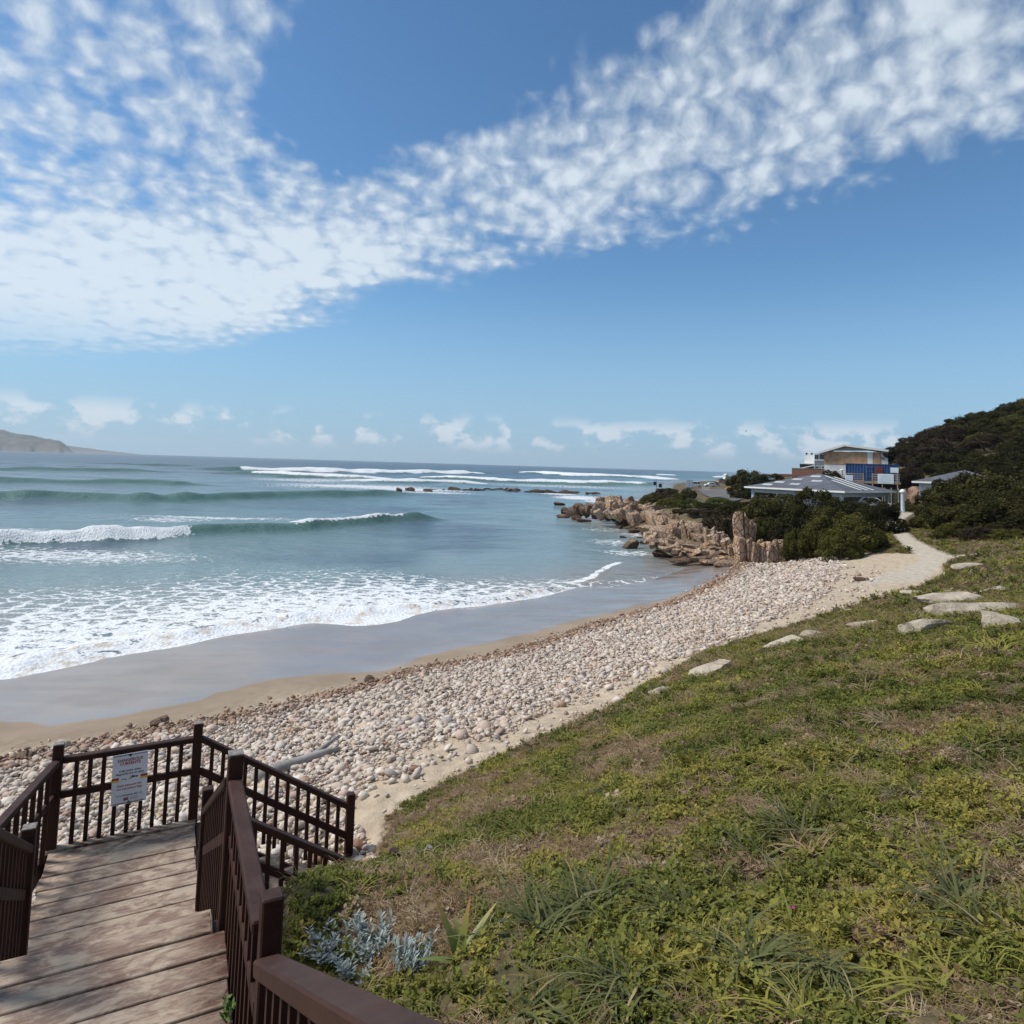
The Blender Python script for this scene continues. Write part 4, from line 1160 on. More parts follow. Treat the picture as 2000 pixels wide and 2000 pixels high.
# the point
oc = outcrop('rock_outcrop', 'jagged rocky point running out into the water beside the bay', 1220, 1010, 100)
rg = np.random.default_rng(22)
for i in range(110):
    px = rg.uniform(1165, 1312)
    top = np.interp(px, [1160, 1172, 1195, 1232, 1262, 1300, 1320], [992, 964, 959, 962, 974, 996, 1004])
    bot = np.interp(px, [1160, 1200, 1260, 1320], [1006, 1016, 1020, 1030])
    f = rg.uniform(0, 1) ** .8
    base = top + (bot - top) * (0.35 + .65 * f)
    h = (base - top) * rg.uniform(.25, .6) + 3
    d = np.interp(f, [0, 1], [122, 96]) - (px - 1165) / 147 * 12
    rock_at(oc, px, base, rg.uniform(8, 24), h, d, 1.1, lean=rg.uniform(-.75, -.1), kind='block' if rg.uniform() < .75 else 'bould', seed=i)
for i in range(26):
    px = rg.uniform(1104, 1215); base = np.interp(px, [1100, 1150, 1215], [1000, 1006, 1014]) + rg.uniform(-5, 3)
    rock_at(oc, px, base, rg.uniform(8, 22), rg.uniform(6, 18) * np.interp(px, [1100, 1170, 1215], [.6, 1.3, 1.3]), np.interp(px, [1100, 1215], [118, 98]), 1.1, kind='dark', name='boulder', seed=i)
# loose wave-washed rocks
LR = ((1104, 1004, 16, 12, 'dark', 'dark rounded rock standing in the shallows off the rocky point'), (1090, 986, 16, 5, 'dark', 'low dark rock awash in foam left of the point'), (1100, 1012, 22, 5, 'dark', 'flat dark rock in the shallows just below the point'),
      (1124, 1016, 14, 9, 'dark', 'pointed dark rock in the shallows below the point'), (1139, 1018, 20, 5, 'dark', 'low dark rock right of the pointed rock in the shallows'), (1212, 1032, 7, 4, 'dark', 'tiny rock breaking the surface off the ridge'),
      (1236, 1040, 22, 6, 'dark', 'small dark rock at the foot of the ridge in the water'), (1247, 1036, 12, 7, 'dark', 'small upright rock close to the foot of the ridge'), (1233, 1070, 30, 10, 'bould', 'brown flat rock alone in the swash off the shelf'),
      (1258, 1062, 18, 5, 'dark', 'low rock between the lone flat rock and the shelf'), (1283, 1064, 22, 6, 'dark', 'low wet rock beside the shelf boulders'), (1292, 1088, 28, 10, 'dark', 'dark brown boulder at the waterline of the small cove'), (1215, 1050, 10, 3, 'dark', 'small wet rock far out in the calm shallows'), (1252, 1051, 9, 3, 'dark', 'small wet rock nearer the shelf in calm water'))
for px, py, w, h, kd, lab in LR:
    o = rock_at(None, px, py, w, h, (CAM_Z - 0.05) / -(ray(px, py)[2]) * ray(px, py)[1], 0.9, kind=kd, name='boulder', sink=.8)
    tag(o, lab, 'rock', 'loose rocks in the shallows')
# breakwater reef across the pool
bw = thing('rock_reef', 'low line of dark boulders closing off the calm tidal pool', 'reef', U(950, 958, 0))
rg = np.random.default_rng(23)
for i in range(64):
    px = rg.uniform(772, 1172) if i > 14 else rg.uniform(930, 1130)
    py = np.interp(px, [770, 860, 960, 1180], [961, 958, 957.5, 966]) + rg.uniform(-1.5, 1)
    o = rock_at(bw, px, py, rg.uniform(5, 15), rg.uniform(1.6, 4.6) * (1.6 if rg.uniform() < .12 else 1), (CAM_Z) / -(ray(px, py)[2]) * ray(px, py)[1], .9, kind='dark', name='boulder', sink=1.0, seed=i)
# bedrock showing through the bank
BR = ((1300, 1362, 46, 24, 'rounded cream rock at the lower edge of the grass bank'), (1545, 1262, 70, 18, 'long pale rock ledge on the bank near the pebbles'), (1590, 1246, 60, 14, 'pale rock ledge joined above the long ledge'), (1395, 1315, 80, 20, 'grey flat rock half buried among grass'),
      (1815, 1236, 104, 26, 'large smooth cream boulder in the middle of the bank'), (1690, 1222, 70, 10, 'thin pale rock strip left of the large cream boulder'), (1880, 1178, 130, 16, 'long white rock ledge high on the bank'), (1950, 1163, 100, 18, 'white rock ledge at the right edge of the bank'),
      (1930, 1196, 150, 18, 'broad pale rock ledge below the white ledges'), (1985, 1226, 90, 28, 'cream boulder cut by the right edge of the picture'), (1660, 1198, 60, 8, 'small pale ledge beside the yellow grass'), (1850, 1160, 40, 9, 'small white stone above the bank path'), (1795, 1160, 50, 8, 'white stone by the path junction'), (1900, 1112, 60, 8, 'flat whitish stone beyond the path junction'),)
for px, py, w, h, lab in BR:
    p = at_ground(px, py)
    k = p[1] / FPX
    me = rock_mesh(int(px * 7 + py), False, name='rock', res=3); me.materials.append(M_SANDST)
    o = link('rock', me); o.location = (p[0], p[1] + h * k * .8, p[2] - h * k * .30)
    o.scale = (w * k * .42, max(.22, min(.5, w * k * .24)), h * k * .95); o.rotation_euler = (R(-8), R(-4), R(-14))
    tag(o, lab, 'rock', 'bedrock on the bank')
for px, py, w, h, kd, lab in ((112, 1466, 32, 15, 'pale', 'yellow cream stone on damp sand by the landing corner post'), (303, 1422, 32, 13, 'dark', 'dark wet rock alone on the damp sand above the landing'), (45, 1486, 26, 13, 'dark', 'dark brown rock at the lower pebble edge far left'), (382, 1410, 14, 7, 'pale', 'small pale stone where the pebbles meet damp sand'), (718, 1335, 18, 9, 'dark', 'dark stone at the pebble edge below the wet sand'), (1494, 1116, 14, 7, 'pale', 'white stone at the foot of the standing slabs'), (1690, 1134, 26, 5, 'dark', 'black driftwood stub on the upper pebbles')):
    p = at_ground(px, py)
    o = rock_at(None, px, py, w, h, p[1], .9, kind=kd, name='stone', sink=.5)
    tag(o, lab, 'stone')
# driftwood
M_DRIFT = wood_mat('driftwood', (0.20, 0.185, 0.17), (0.34, 0.32, 0.30), 0.85, 0.2)
a = at_ground(492, 1536); c = at_ground(662, 1474)
mb = MB(); pts = []
for i in range(9):
    f = i / 8; q = a * (1 - f) + c * f
    pts.append((q[0] + 0.04 * math.sin(f * 7), q[1] + 0.05 * math.sin(f * 5), gz(q[0], q[1]) + 0.13 + 0.02 * math.sin(f * 9)))
mb.tube(pts, [0.11, .125, .12, .115, .105, .10, .085, .06, .03], 9)
o = mb.build('driftwood_log', M_DRIFT, None, True)
tag(o, 'grey weathered driftwood log lying on the pebbles behind the stairs', 'driftwood')
mid = len(pts) // 2
mb = MB().tube([pts[5], (pts[6][0] + .15, pts[6][1] + .25, pts[6][2] + .12), (pts[7][0] + .1, pts[7][1] + .45, pts[7][2] + .14)], [.06, .05, .02], 7)
q = mb.build('branch', M_DRIFT, None, True); q.parent = o
for px, py, h, r_, lab, mt in ((768, 1688, .13, .055, 'dark brown broken post stub in the grass by the stair foot', M_RAIL), (836, 1678, .11, .036, 'short grey timber stump in the grass beside the sand', M_DRIFT)):
    p = at_ground(px, py)
    o = MB().tube([(p[0], p[1], p[2] - .2), (p[0], p[1], p[2] + h * .6), (p[0] + .01, p[1], p[2] + h)], [r_, r_ * 1.08, r_ * .8], 9).build('timber_stump', mt, None)
    tag(o, lab, 'stump')

# ------------------------------------------------------------------ foliage materials
def leaf_mat(name, stops, kind, rough=0.65, trans=0.25, attr='tint', objvar=0.0):
    m, gg, b = new_mat(name, rough, 0.08)
    t = gg.attr(attr, kind)
    if objvar:
        t = gg.m('ADD', t, gg.m('MULTIPLY', gg.m('SUBTRACT', gg.rnd(), 0.5), objvar), clamp=True)
    c = gg.ramp(t, stops)
    gg.put(b.inputs['Base Color'], c)
    tr = gg.node('ShaderNodeBsdfTranslucent'); gg.put(tr.inputs[0], c)
    mx = gg.node('ShaderNodeMixShader'); mx.inputs[0].default_value = trans
    gg.L.new(b.outputs[0], mx.inputs[1]); gg.L.new(tr.outputs[0], mx.inputs[2])
    out = [n for n in gg.t.nodes if n.type == 'OUTPUT_MATERIAL'][0]
    gg.L.new(mx.outputs[0], out.inputs[0])
    return m
COVER = [(0.0, (0.078, 0.090, 0.021)), (0.25, (0.148, 0.158, 0.036)), (0.45, (0.230, 0.220, 0.050)), (0.60, (0.315, 0.265, 0.062)), (0.74, (0.20, 0.130, 0.068)), (0.88, (0.30, 0.21, 0.125)), (1.0, (0.44, 0.34, 0.23))]
M_COVER = leaf_mat('ground_cover_leaf', COVER, 'INSTANCER')
SHRUB = [(0.0, (0.015, 0.0145, 0.005)), (0.35, (0.034, 0.032, 0.009)), (0.6, (0.064, 0.059, 0.015)), (0.8, (0.11, 0.098, 0.025)), (1.0, (0.16, 0.135, 0.035))]
BROWN = [(0.0, (0.022, 0.015, 0.009)), (0.4, (0.050, 0.035, 0.020)), (0.7, (0.085, 0.060, 0.034)), (1.0, (0.12, 0.09, 0.05))]
OLIVE = [(0.0, (0.034, 0.034, 0.009)), (0.4, (0.085, 0.082, 0.019)), (0.7, (0.145, 0.130, 0.031)), (1.0, (0.20, 0.17, 0.046))]
LIME = [(0.0, (0.045, 0.060, 0.012)), (0.4, (0.085, 0.105, 0.020)), (0.7, (0.135, 0.150, 0.030)), (1.0, (0.19, 0.19, 0.045))]
M_SHRUB = {'dark': leaf_mat('dark_shrub_leaf', SHRUB, 'GEOMETRY', objvar=0.45), 'brown': leaf_mat('brown_shrub_leaf', BROWN, 'GEOMETRY', objvar=0.30), 'olive': leaf_mat('olive_shrub_leaf', OLIVE, 'GEOMETRY', objvar=0.30), 'lime': leaf_mat('lime_shrub_leaf', LIME, 'GEOMETRY', objvar=0.2)}
M_TWIG = wood_mat('twig_bark', (0.05, 0.038, 0.028), (0.10, 0.08, 0.06), 0.9, 0.1)

# ------------------------------------------------------------------ shrubs
def crown_mesh(seed, n=6500, leaf=0.030, lumps=44, name='crown'):
    """leafy dome of width 1 and height 1 made of many small leaf faces on overlapping clumps"""
    rg = np.random.default_rng(seed)
    C = []; 
    for k in range(lumps):
        a = rg.uniform(0, 6.28); rr = math.sqrt(rg.uniform(0, 1)) * 0.43
        zc = math.sqrt(max(0.0, 1 - (rr / .46) ** 2)) * .72 * rg.uniform(0.45, 1.0)
        C.append((rr * math.cos(a), rr * math.sin(a), zc, rg.uniform(.06, .13), rg.uniform(.07, .16)))
    C.append((0, 0, .22, .40, .50)); C = np.array(C)
    pts = []; nor = []; tin = []
    while sum(len(p) for p in pts) < n:
        k = rg.integers(0, len(C), 4000)
        d = rg.normal(size=(4000, 3)); d /= np.linalg.norm(d, axis=1)[:, None]
        depth = 1 + rg.normal(0, 0.14, 4000)
        q = C[k, :3] + d * np.column_stack([C[k, 3], C[k, 3], C[k, 4]]) * depth[:, None]
        inside = np.zeros(4000, bool)
        for c in C:
            e = (q - c[:3]) / np.array((c[3], c[3], c[4]))
            inside |= (e ** 2).sum(1) < 0.60
        ok = (~inside) & (q[:, 2] > 0.0)
        pts.append(q[ok]); nor.append(d[ok]); tin.append((0.30 + 0.16 * rg.normal(size=4000) + 0.22 * rg.uniform(-.5, .5, len(C))[k] + 0.12 * d[:, 2])[ok])
    q = np.concatenate(pts)[:n]; d = np.concatenate(nor)[:n]; t = np.concatenate(tin)[:n]
    q[:, 2] *= 1.0 / q[:, 2].max()
    nn = d + rg.normal(0, 0.55, d.shape); nn /= np.linalg.norm(nn, axis=1)[:, None]
    ref = rg.normal(size=d.shape); s1 = np.cross(nn, ref); s1 /= np.linalg.norm(s1, axis=1)[:, None]; s2 = np.cross(nn, s1)
    L = leaf * rg.uniform(.6, 1.35, (n, 1)); W = L * rg.uniform(.45, .75, (n, 1))
    vv = np.stack([q - s1 * L, q - s2 * W + nn * L * .15, q + s1 * L, q + s2 * W + nn * L * .15], axis=1).reshape(-1, 3)
    ff = np.arange(4 * n).reshape(-1, 4)
    me = mesh_np(name, vv, ff)
    set_attr(me, 'tint', np.repeat(np.clip(t, 0, 1), 4))
    return me
def trunk_mesh(seed, name='trunk'):
    rg = np.random.default_rng(seed); mb = MB()
    for k in range(6):
        a = rg.uniform(0, 6.28); r1 = rg.uniform(.12, .34)
        p = [(0.03 * math.cos(a), 0.03 * math.sin(a), -0.08), (r1 * .4 * math.cos(a), r1 * .4 * math.sin(a), .2), (r1 * math.cos(a + .3), r1 * math.sin(a + .3), .55 + .2 * rg.uniform())]
        mb.tube(p, [.028, .02, .006], 5)
    me = mb.mesh(name, M_TWIG)
    return me
TRK = [trunk_mesh(i) for i in range(3)]
CROWN = {}
for ki, kd in enumerate(('dark', 'brown', 'olive', 'lime')):
    CROWN[kd] = []
    for i in range(5 if kd == 'dark' else 3):
        me = crown_mesh(500 + 20 * ki + i, 13000, 0.0185, 44); me.materials.append(M_SHRUB[kd]); CROWN[kd].append(me)
_shn = [0]
def shrub(x, y, w, top_z, kd='dark', label='', group=None, name='shrub', base=None, sink=0.25, wy=None):
    i = _shn[0]; _shn[0] += 1
    rg = np.random.default_rng(900 + i)
    zb = (gz(x, y) if base is None else base) - sink
    h = max(0.8, top_z - zb)
    t = thing(name, label, 'shrub', (x, y, zb), rg.uniform(0, 6.28), group)
    c = link('crown', CROWN[kd][rg.integers(len(CROWN[kd]))], t); c.scale = (w * 1.12, (wy or w) * 1.12, h)
    k = link('trunk', TRK[rg.integers(3)], t); k.scale = (w, wy or w, h)
    return t
def shrub_px(px, dist, w, py_top, kd, label, group=None, **k):
    top = UD(px, py_top, dist)
    return shrub(top[0], dist, w, top[2], kd, label, group, **k)
SL = (
 (1668, 52, 4.4, 1000, 'olive', 'sunlit olive shrub mound left of the sandy path'), (1700, 52, 2.6, 1026, 'olive', 'low olive shrub at the bend of the sandy path'), (1610, 53, 3.6, 1004, 'olive', 'olive shrub mound above the pebbles behind the standing slabs'), (1560, 54, 2.4, 1030, 'olive', 'small olive shrub at the foot of the dark shrubs'), (1640, 50, 2.8, 1030, 'olive', 'low spreading olive shrub at the edge of the pebbles'),
 (1535, 58, 4.4, 990, 'dark', 'dark green shrub right behind the standing rock slabs'), (1492, 60, 3.2, 1003, 'dark', 'dark shrub touching the tallest rock slab'), (1484, 57.5, 1.2, 1022, 'olive', 'small yellow green bush growing from the standing slabs'), (1515, 57, 2.6, 1030, 'brown', 'brown twiggy shrub behind the right end of the slabs'),
 (1722, 59, 3.6, 978, 'dark', 'dark shrub at the left edge of the path below the pillar'), (1660, 64, 5.4, 966, 'dark', 'big dark shrub in front of the pavilion roof middle'), (1590, 68, 5.2, 950, 'dark', 'tallest dark shrub in front of the pavilion'), (1530, 73, 5.0, 954, 'dark', 'dark shrub hiding the pavilion left columns'), (1480, 76, 4.6, 968, 'dark', 'dark shrub left of the pavilion corner'), (1700, 74, 4.4, 962, 'dark', 'dark shrub below the pavilion right eave'), (1625, 60, 4.2, 985, 'dark', 'dark shrub between the olive mounds and the tall shrub'), (1565, 63, 4.2, 982, 'dark', 'dark shrub in the middle of the thicket'),
 (1435, 80, 4.4, 978, 'dark', 'dark shrub near the road above the leaning ridge'), (1395, 88, 4.6, 982, 'dark', 'dark shrub above the middle of the ridge'), (1368, 82, 4.4, 992, 'brown', 'brown purple shrub above the leaning ridge'), (1404, 74, 4.0, 1004, 'brown', 'brown shrub just left of the standing slabs'), (1336, 90, 3.6, 992, 'brown', 'brown heath bush at the start of the ridge'), (1440, 68, 3.4, 1000, 'brown', 'brown shrub directly behind the tallest slab'),
 (1408, 97, 4.8, 971, 'lime', 'bright lime green shrub by the road edge'), (1350, 100, 3.6, 972, 'lime', 'smaller lime green bush left of the bright one'), (1450, 93, 3.6, 976, 'dark', 'dark shrub right of the lime green shrub'), (1310, 106, 4.2, 970, 'olive', 'olive bush on top of the rocky point'), (1300, 124, 5.6, 948, 'brown', 'rusty brown shrub on the crest near the parked van'), (1275, 118, 4.0, 960, 'olive', 'olive shrub at the seaward end of the crest'), (1325, 118, 3.6, 962, 'olive', 'olive shrub beside the bin on the crest'), (1345, 150, 3.4, 948, 'dark', 'round dark bush in front of the white van'),
 (1462, 140, 8.5, 914, 'dark', 'large round dark tree beside the road'), (1505, 136, 7.0, 924, 'dark', 'dark tree right of the large round one'), (1448, 124, 5.6, 942, 'dark', 'dark bush below the large round tree'), (1485, 120, 5.6, 944, 'dark', 'dark bush left of the pavilion corner post'), (1630, 118, 6.4, 914, 'dark', 'dark bush rising behind the pavilion ridge'), (1560, 128, 6.0, 927, 'dark', 'dark bush under the red brick wall'), (1600, 122, 4.0, 920, 'dark', 'dark bush between the brick wall and the container'),
 (1778, 112, 4.6, 906, 'brown', 'brown tree right of the blue container'), (1765, 118, 3.6, 930, 'brown', 'low brown shrub under the container corner'), (1765, 96, 3.2, 978, 'olive', 'low green bush behind the pale blue pillar'), (1790, 94, 2.6, 980, 'olive', 'low green bush right of the person'),
 (1845, 58, 4.6, 985, 'dark', 'dark shrub at the right edge of the sandy path'), (1818, 60, 3.2, 1002, 'dark', 'dark shrub leaning over the path bend'), (1900, 54, 5.4, 975, 'dark', 'dark shrub right of the path, middle one of the front row'), (1962, 52, 5.6, 968, 'dark', 'dark shrub near the right edge in the front row'), (1835, 66, 4.6, 958, 'dark', 'dark shrub in front of the second pavilion'), (1856, 72, 6.0, 930, 'dark', 'dark shrub cutting across the second pavilion roof'), (1848, 64, 3.6, 962, 'dark', 'dark shrub under the second pavilion eave'), (1885, 70, 6.0, 915, 'dark', 'tall dark shrub right of the second pavilion'), (1945, 66, 6.4, 903, 'dark', 'tall dark shrub high on the right'), (2005, 62, 6.6, 892, 'dark', 'tall dark shrub cut by the right edge'), (1995, 48, 4.6, 1004, 'dark', 'dark shrub low at the right edge'), (1865, 51, 3.0, 1018, 'olive', 'olive shrub at the foot of the dark front row'), (1925, 48, 3.0, 1024, 'brown', 'brown dry bush at the foot of the dark front row'), (1975, 46, 3.0, 1032, 'olive', 'olive bush at the right edge foot'), (2070, 52, 7.0, 950, 'dark', 'dark shrub just beyond the right edge'), (1880, 62, 5.0, 950, 'dark', 'dark shrub in the second row right of the path'), (1940, 59, 5.0, 945, 'dark', 'dark shrub in the second row further right'), (1990, 56, 5.0, 940, 'dark', 'dark shrub in the second row at the right edge'))
for q in SL:
    shrub_px(*q, group='shrubs around the path and rocks')
# hillside thicket
rg = np.random.default_rng(77)
spots = []
for gx_ in np.arange(60, 150, 5.2):
    for gy_ in np.arange(74, 200, 5.6):
        x = gx_ + rg.uniform(-1.8, 1.8); y = gy_ + rg.uniform(-1.8, 1.8)
        a = math.degrees(math.atan2(x, y))
        if a > 43 or a < 29.0: continue
        if y < 88 and x < 62: continue
        if x < 70 and 88 < y < 127: continue
        if a < 30.2 and y < 165: continue
        if a < 31.6 and 88 < y < 118: continue
        z = gz(x, y)
        spots.append((x, y, z))
for k, (x, y, z) in enumerate(spots):
    w = rg.uniform(5.5, 8.5); h = rg.uniform(2.2, 4.0)
    a = math.degrees(math.atan2(x, y))
    kd = 'dark' if rg.uniform() < .8 else ('olive' if rg.uniform() < .6 else 'brown')
    if a < 33 and rg.uniform() < .5: kd = 'brown'
    shrub(x, y, w, z + h, kd, {'dark': 'dark green shrub in the thicket covering the hillside', 'olive': 'olive green shrub in the thicket covering the hillside', 'brown': 'brown shrub in the thicket covering the hillside'}[kd], 'hillside thicket, %s shrubs' % kd, sink=.6)
# two little flat-topped trees on the skyline
for px, py, w, lab in ((1973, 789, 1.5, 'left one of two small flat topped trees on the hill crest'), (1982, 788, 1.3, 'right one of two small flat topped trees on the hill crest')):
    d = 150; top = UD(px, py - 4.5, d); z0 = UD(px, 802, d)[2]
    t = thing('small_tree', lab, 'tree', (top[0], d, z0 - 1.0), 0, 'trees on the hill crest')
    c = link('crown', CROWN['dark'][0], t); c.location = (0, 0, top[2] - z0 + 1 - .75); c.scale = (w, w, .75)
    MB().tube([(0, 0, 0), (.05, 0, 1.2), (0, 0, top[2] - z0 + .6)], [.09, .07, .04], 6).build('trunk', M_TWIG, t)
print('shrubs', _shn[0])

# ------------------------------------------------------------------ ground cover (stuff)
def strips(rg, n, length, width, lift, curl, seg=4, spread=0.3, name='blades', droop=1.0):
    V = []; F = []
    for k in range(n):
        a = rg.uniform(0, 6.28); L = length * rg.uniform(.55, 1.15); w = width * rg.uniform(.7, 1.2)
        p = np.array((spread * rg.normal() * .5, spread * rg.normal() * .5, 0.0)); el = lift * rg.uniform(.6, 1.2); az_ = a
        b0 = len(V)
        for s in range(seg + 1):
            f = s / seg
            side = np.array((-math.sin(az_), math.cos(az_), 0)); ww = w * (1 - f ** 2.2 * .92)
            V.append(p - side * ww / 2); V.append(p + side * ww / 2)
            p = p + np.array((math.cos(az_) * math.cos(el), math.sin(az_) * math.cos(el), math.sin(el))) * L / seg
            el -= curl * droop * rg.uniform(.6, 1.4) / seg; az_ += rg.normal(0, .16)
        for s in range(seg):
            F.append((b0 + 2 * s, b0 + 2 * s + 1, b0 + 2 * s + 3, b0 + 2 * s + 2))
    return mesh_np(name, np.array(V), np.array(F))
def sprig(rg, stems=6, leaves=9, leaf=0.16, h=0.9, name='sprig'):
    V = []; F = []
    for k in range(stems):
        a = rg.uniform(0, 6.28); tip = np.array((math.cos(a) * .55 * rg.uniform(.3, 1.1), math.sin(a) * .55 * rg.uniform(.3, 1.1), h * rg.uniform(.55, 1.1)))
        for j in range(leaves):
            f = (j + 1.5) / (leaves + 1); p = tip * f * np.array((1, 1, f ** .3)); aa = rg.uniform(0, 6.28); el = rg.uniform(.1, 1.1)
            d = np.array((math.cos(aa) * math.cos(el), math.sin(aa) * math.cos(el), math.sin(el))); s = np.cross(d, (0, 0, 1)); s /= np.linalg.norm(s)
            L = leaf * rg.uniform(.7, 1.3); b0 = len(V)
            V += [p, p + d * L * .55 + s * L * .30, p + d * L, p + d * L * .55 - s * L * .30]
            F.append((b0, b0 + 1, b0 + 2, b0 + 3))
    return mesh_np(name, np.array(V), np.array(F))
rg = np.random.default_rng(31)
cov = [sprig(rg, 7, 9, .26, 1.0) for _ in range(5)] + [sprig(rg, 5, 7, .34, .7) for _ in range(3)] + [strips(rg, 24, 1.5, .045, .8, 2.0, spread=.8) for _ in range(3)] + [strips(rg, 9, 1.6, .06, .9, 1.6, spread=.25) for _ in range(2)] + [strips(rg, 40, 3.4, .09, .55, 1.5, seg=6, spread=.9) for _ in range(3)]
for me in cov: me.materials.append(M_COVER)
cov_c = src_coll('cover_source', cov)
def cover_points(n, r0, r1, dens_seed, extent):
    lo_, hi_ = extent
    p = rg.uniform(lo_, hi_, size=(n, 2)); r = np.hypot(p[:, 0], p[:, 1]); a = np.degrees(np.arctan2(p[:, 0], p[:, 1]))
    ok = (r > r0) & (r < r1) & (a > -46) & (a < (100 if r1 < 20 else 60))
    p = p[ok]
    ok = in_poly(p, LAND_POLY) & (path_dist(p) > 0.12)
    t_ = p @ T2; q_ = p @ P2
    ok &= ~((t_ < .60) & (q_ < 7.2)) & ~((t_ < 2.5) & (q_ > 7.15))
    return p[ok]
allp = []
for n, r0, r1, ext, s0, s1 in ((150000, 1.2, 13, ((-3, -2), (12, 13)), .042, .095), (120000, 12, 30, ((-2, 8), (24, 30)), .075, .15), (60000, 28, 75, ((6, 20), (56, 75)), .16, .30)):
    p = cover_points(n, r0, r1, 0, ext)
    dl_ = d_line(p, LAND_LINE)
    patch = fbm(p, .55, 51, 4); patch2 = fbm(p, 3.4, 57, 3); bare = fbm(p, .38, 63, 3)
    u_ = rg.uniform(size=len(p))
    far = np.hypot(p[:, 0], p[:, 1])
    keep = u_ < np.clip(-.15 + 2.3 * fbm(p, 2.6, 97, 3), .22, 1)
    p, patch, patch2, dl_ = p[keep], patch[keep], patch2[keep], dl_[keep]
    N = len(p)
    brown = np.clip((patch - .53) * 2.6 + (patch2 - .5) * 3.8 + rg.normal(.18, .30, N), 0, 1)
    brown = np.maximum(brown, np.where((p[:, 1] > 16) & (rg.uniform(size=N) < .20), .9, 0))
    green = np.clip(.26 + .45 * (fbm(p, .9, 71, 3) - .45) * 2 + rg.normal(0, .10, N), 0.02, .62)
    tint = np.where(brown > .55, .70 + .3 * rg.uniform(size=N), green)
    idx = np.where(tint > .68, rg.choice([8, 9, 10, 8, 9, 6], N), rg.choice([0, 1, 2, 3, 4, 5, 6, 7, 11], N, p=[.11, .11, .11, .11, .11, .11, .11, .11, .12]))
    big = (rg.uniform(size=N) < (.0045 if r1 < 40 else .003)) & (dl_ > 1.1) & ((p @ T2) > 1.3)
    idx = np.where(big, rg.integers(13, 16, N), idx); tint = np.where(big, np.clip(rg.normal(.52, .26, N), .1, 1), tint)
    sc = rg.uniform(s0, s1, N) * np.where(idx >= 8, 1.15, 1.0) * np.exp(rg.normal(0, .22, N)) * (.8 + .5 * fbm(p, 1.3, 87, 3))
    allp.append((np.column_stack([p, ground_z(p) + bank_rel(p) * np.clip(dl_ / 2, 0, 1) - .01]), np.column_stack([rg.normal(0, .25, N), rg.normal(0, .25, N), rg.uniform(0, 6.28, N)]), sc, idx, tint))
pp_ = np.concatenate([a[0] for a in allp]); rr_ = np.concatenate([a[1] for a in allp]); ss_ = np.concatenate([a[2] for a in allp]); ii_ = np.concatenate([a[3] for a in allp]); tt_ = np.concatenate([a[4] for a in allp])
o = scatter('ground_cover', pp_, rr_, np.column_stack([ss_, ss_, ss_ * .8]), ii_, tt_, cov_c)
tag(o, 'low green and brown dune plants covering the whole bank', 'ground cover', kind='stuff')
print('cover', len(pp_))

# ------------------------------------------------------------------ strap-leaved tufts
M_TUFT = leaf_mat('strap_leaf', [(0.0, (0.065, 0.080, 0.030)), (0.4, (0.120, 0.130, 0.048)), (0.7, (0.180, 0.175, 0.075)), (0.9, (0.29, 0.235, 0.11)), (1.0, (0.38, 0.30, 0.17))], 'GEOMETRY', 0.5, 0.2)
def tuft_mesh(seed, n=60, name='leaves'):
    rg = np.random.default_rng(seed); V = []; F = []; T = []
    main = rg.uniform(0, 6.28)
    for k in range(n):
        a = main + rg.normal(0, .9) if rg.uniform() < .7 else rg.uniform(0, 6.28)
        L = rg.uniform(.35, .72); w = rg.uniform(.010, .022); el = rg.uniform(.15, .85); curl = rg.uniform(0.9, 1.9); p = np.array((rg.normal() * .07, rg.normal() * .07, 0)); b0 = len(V); tc = np.clip(rg.normal(.38, .2), 0, 1)
        for s in range(7):
            f = s / 6; side = np.array((-math.sin(a), math.cos(a), .25)); ww = w * (1 - f ** 2) + .0015
            V.append(p - side * ww / 2); V.append(p + side * ww / 2); T += [min(1, tc + .35 * f ** 3)] * 2
            p = p + np.array((math.cos(a) * math.cos(el), math.sin(a) * math.cos(el), math.sin(el))) * L / 6
            p[2] = max(p[2], .03); el -= curl / 6; a += rg.normal(0, .10)
        for s in range(6): F.append((b0 + 2 * s, b0 + 2 * s + 1, b0 + 2 * s + 3, b0 + 2 * s + 2))
    me = mesh_np(name, np.array(V), np.array(F)); set_attr(me, 'tint', np.array(T)); me.materials.append(M_TUFT)
    return me
TUFT = [tuft_mesh(700 + i) for i in range(6)]
TF = ((1050, 1830, .85, 'large bent tuft of strap leaves in the grass right of the silver bush'), (1150, 1790, .8, 'tuft of strap leaves just above the large bent tuft'), (1480, 1690, .85, 'big dark tuft of strap leaves in the middle of the bank'), (1570, 1640, .8, 'tuft of strap leaves right of the big dark tuft'), (1230, 1950, .7, 'tuft at the bottom edge beside a dead twig'), (1470, 1900, .7, 'grey green tuft near the bottom edge with dry leaves'), (1870, 1790, .9, 'long drooping tuft near the right edge'), (1040, 1990, .6, 'tuft at the bottom edge right of the handrail'),
      (1195, 1550, .55, 'small dark tuft in the upper left of the bank'), (1660, 1300, .9, 'grey green tuft below the long rock ledge'), (1560, 1375, .7, 'dark tuft beside brown dead plants'), (1700, 1480, .9, 'flattened dry tuft on the right of the bank'), (1890, 1480, .8, 'flattened tuft near the right edge above the leafy patch'), (1000, 1670, .5, 'small tuft in the leafy patch above the stump'), (1340, 1800, .6, 'thin tuft between the two big tufts'), (1410, 1850, .5, 'upright tuft left of the grey green one'), (1950, 1850, .7, 'drooping tuft at the right edge'), (1790, 1560, .6, 'thin tuft in the leafy green patch'), (1270, 1600, .4, 'tiny tuft in the middle left of the bank'), (1620, 1900, .5, 'tuft beside the pink flower'))
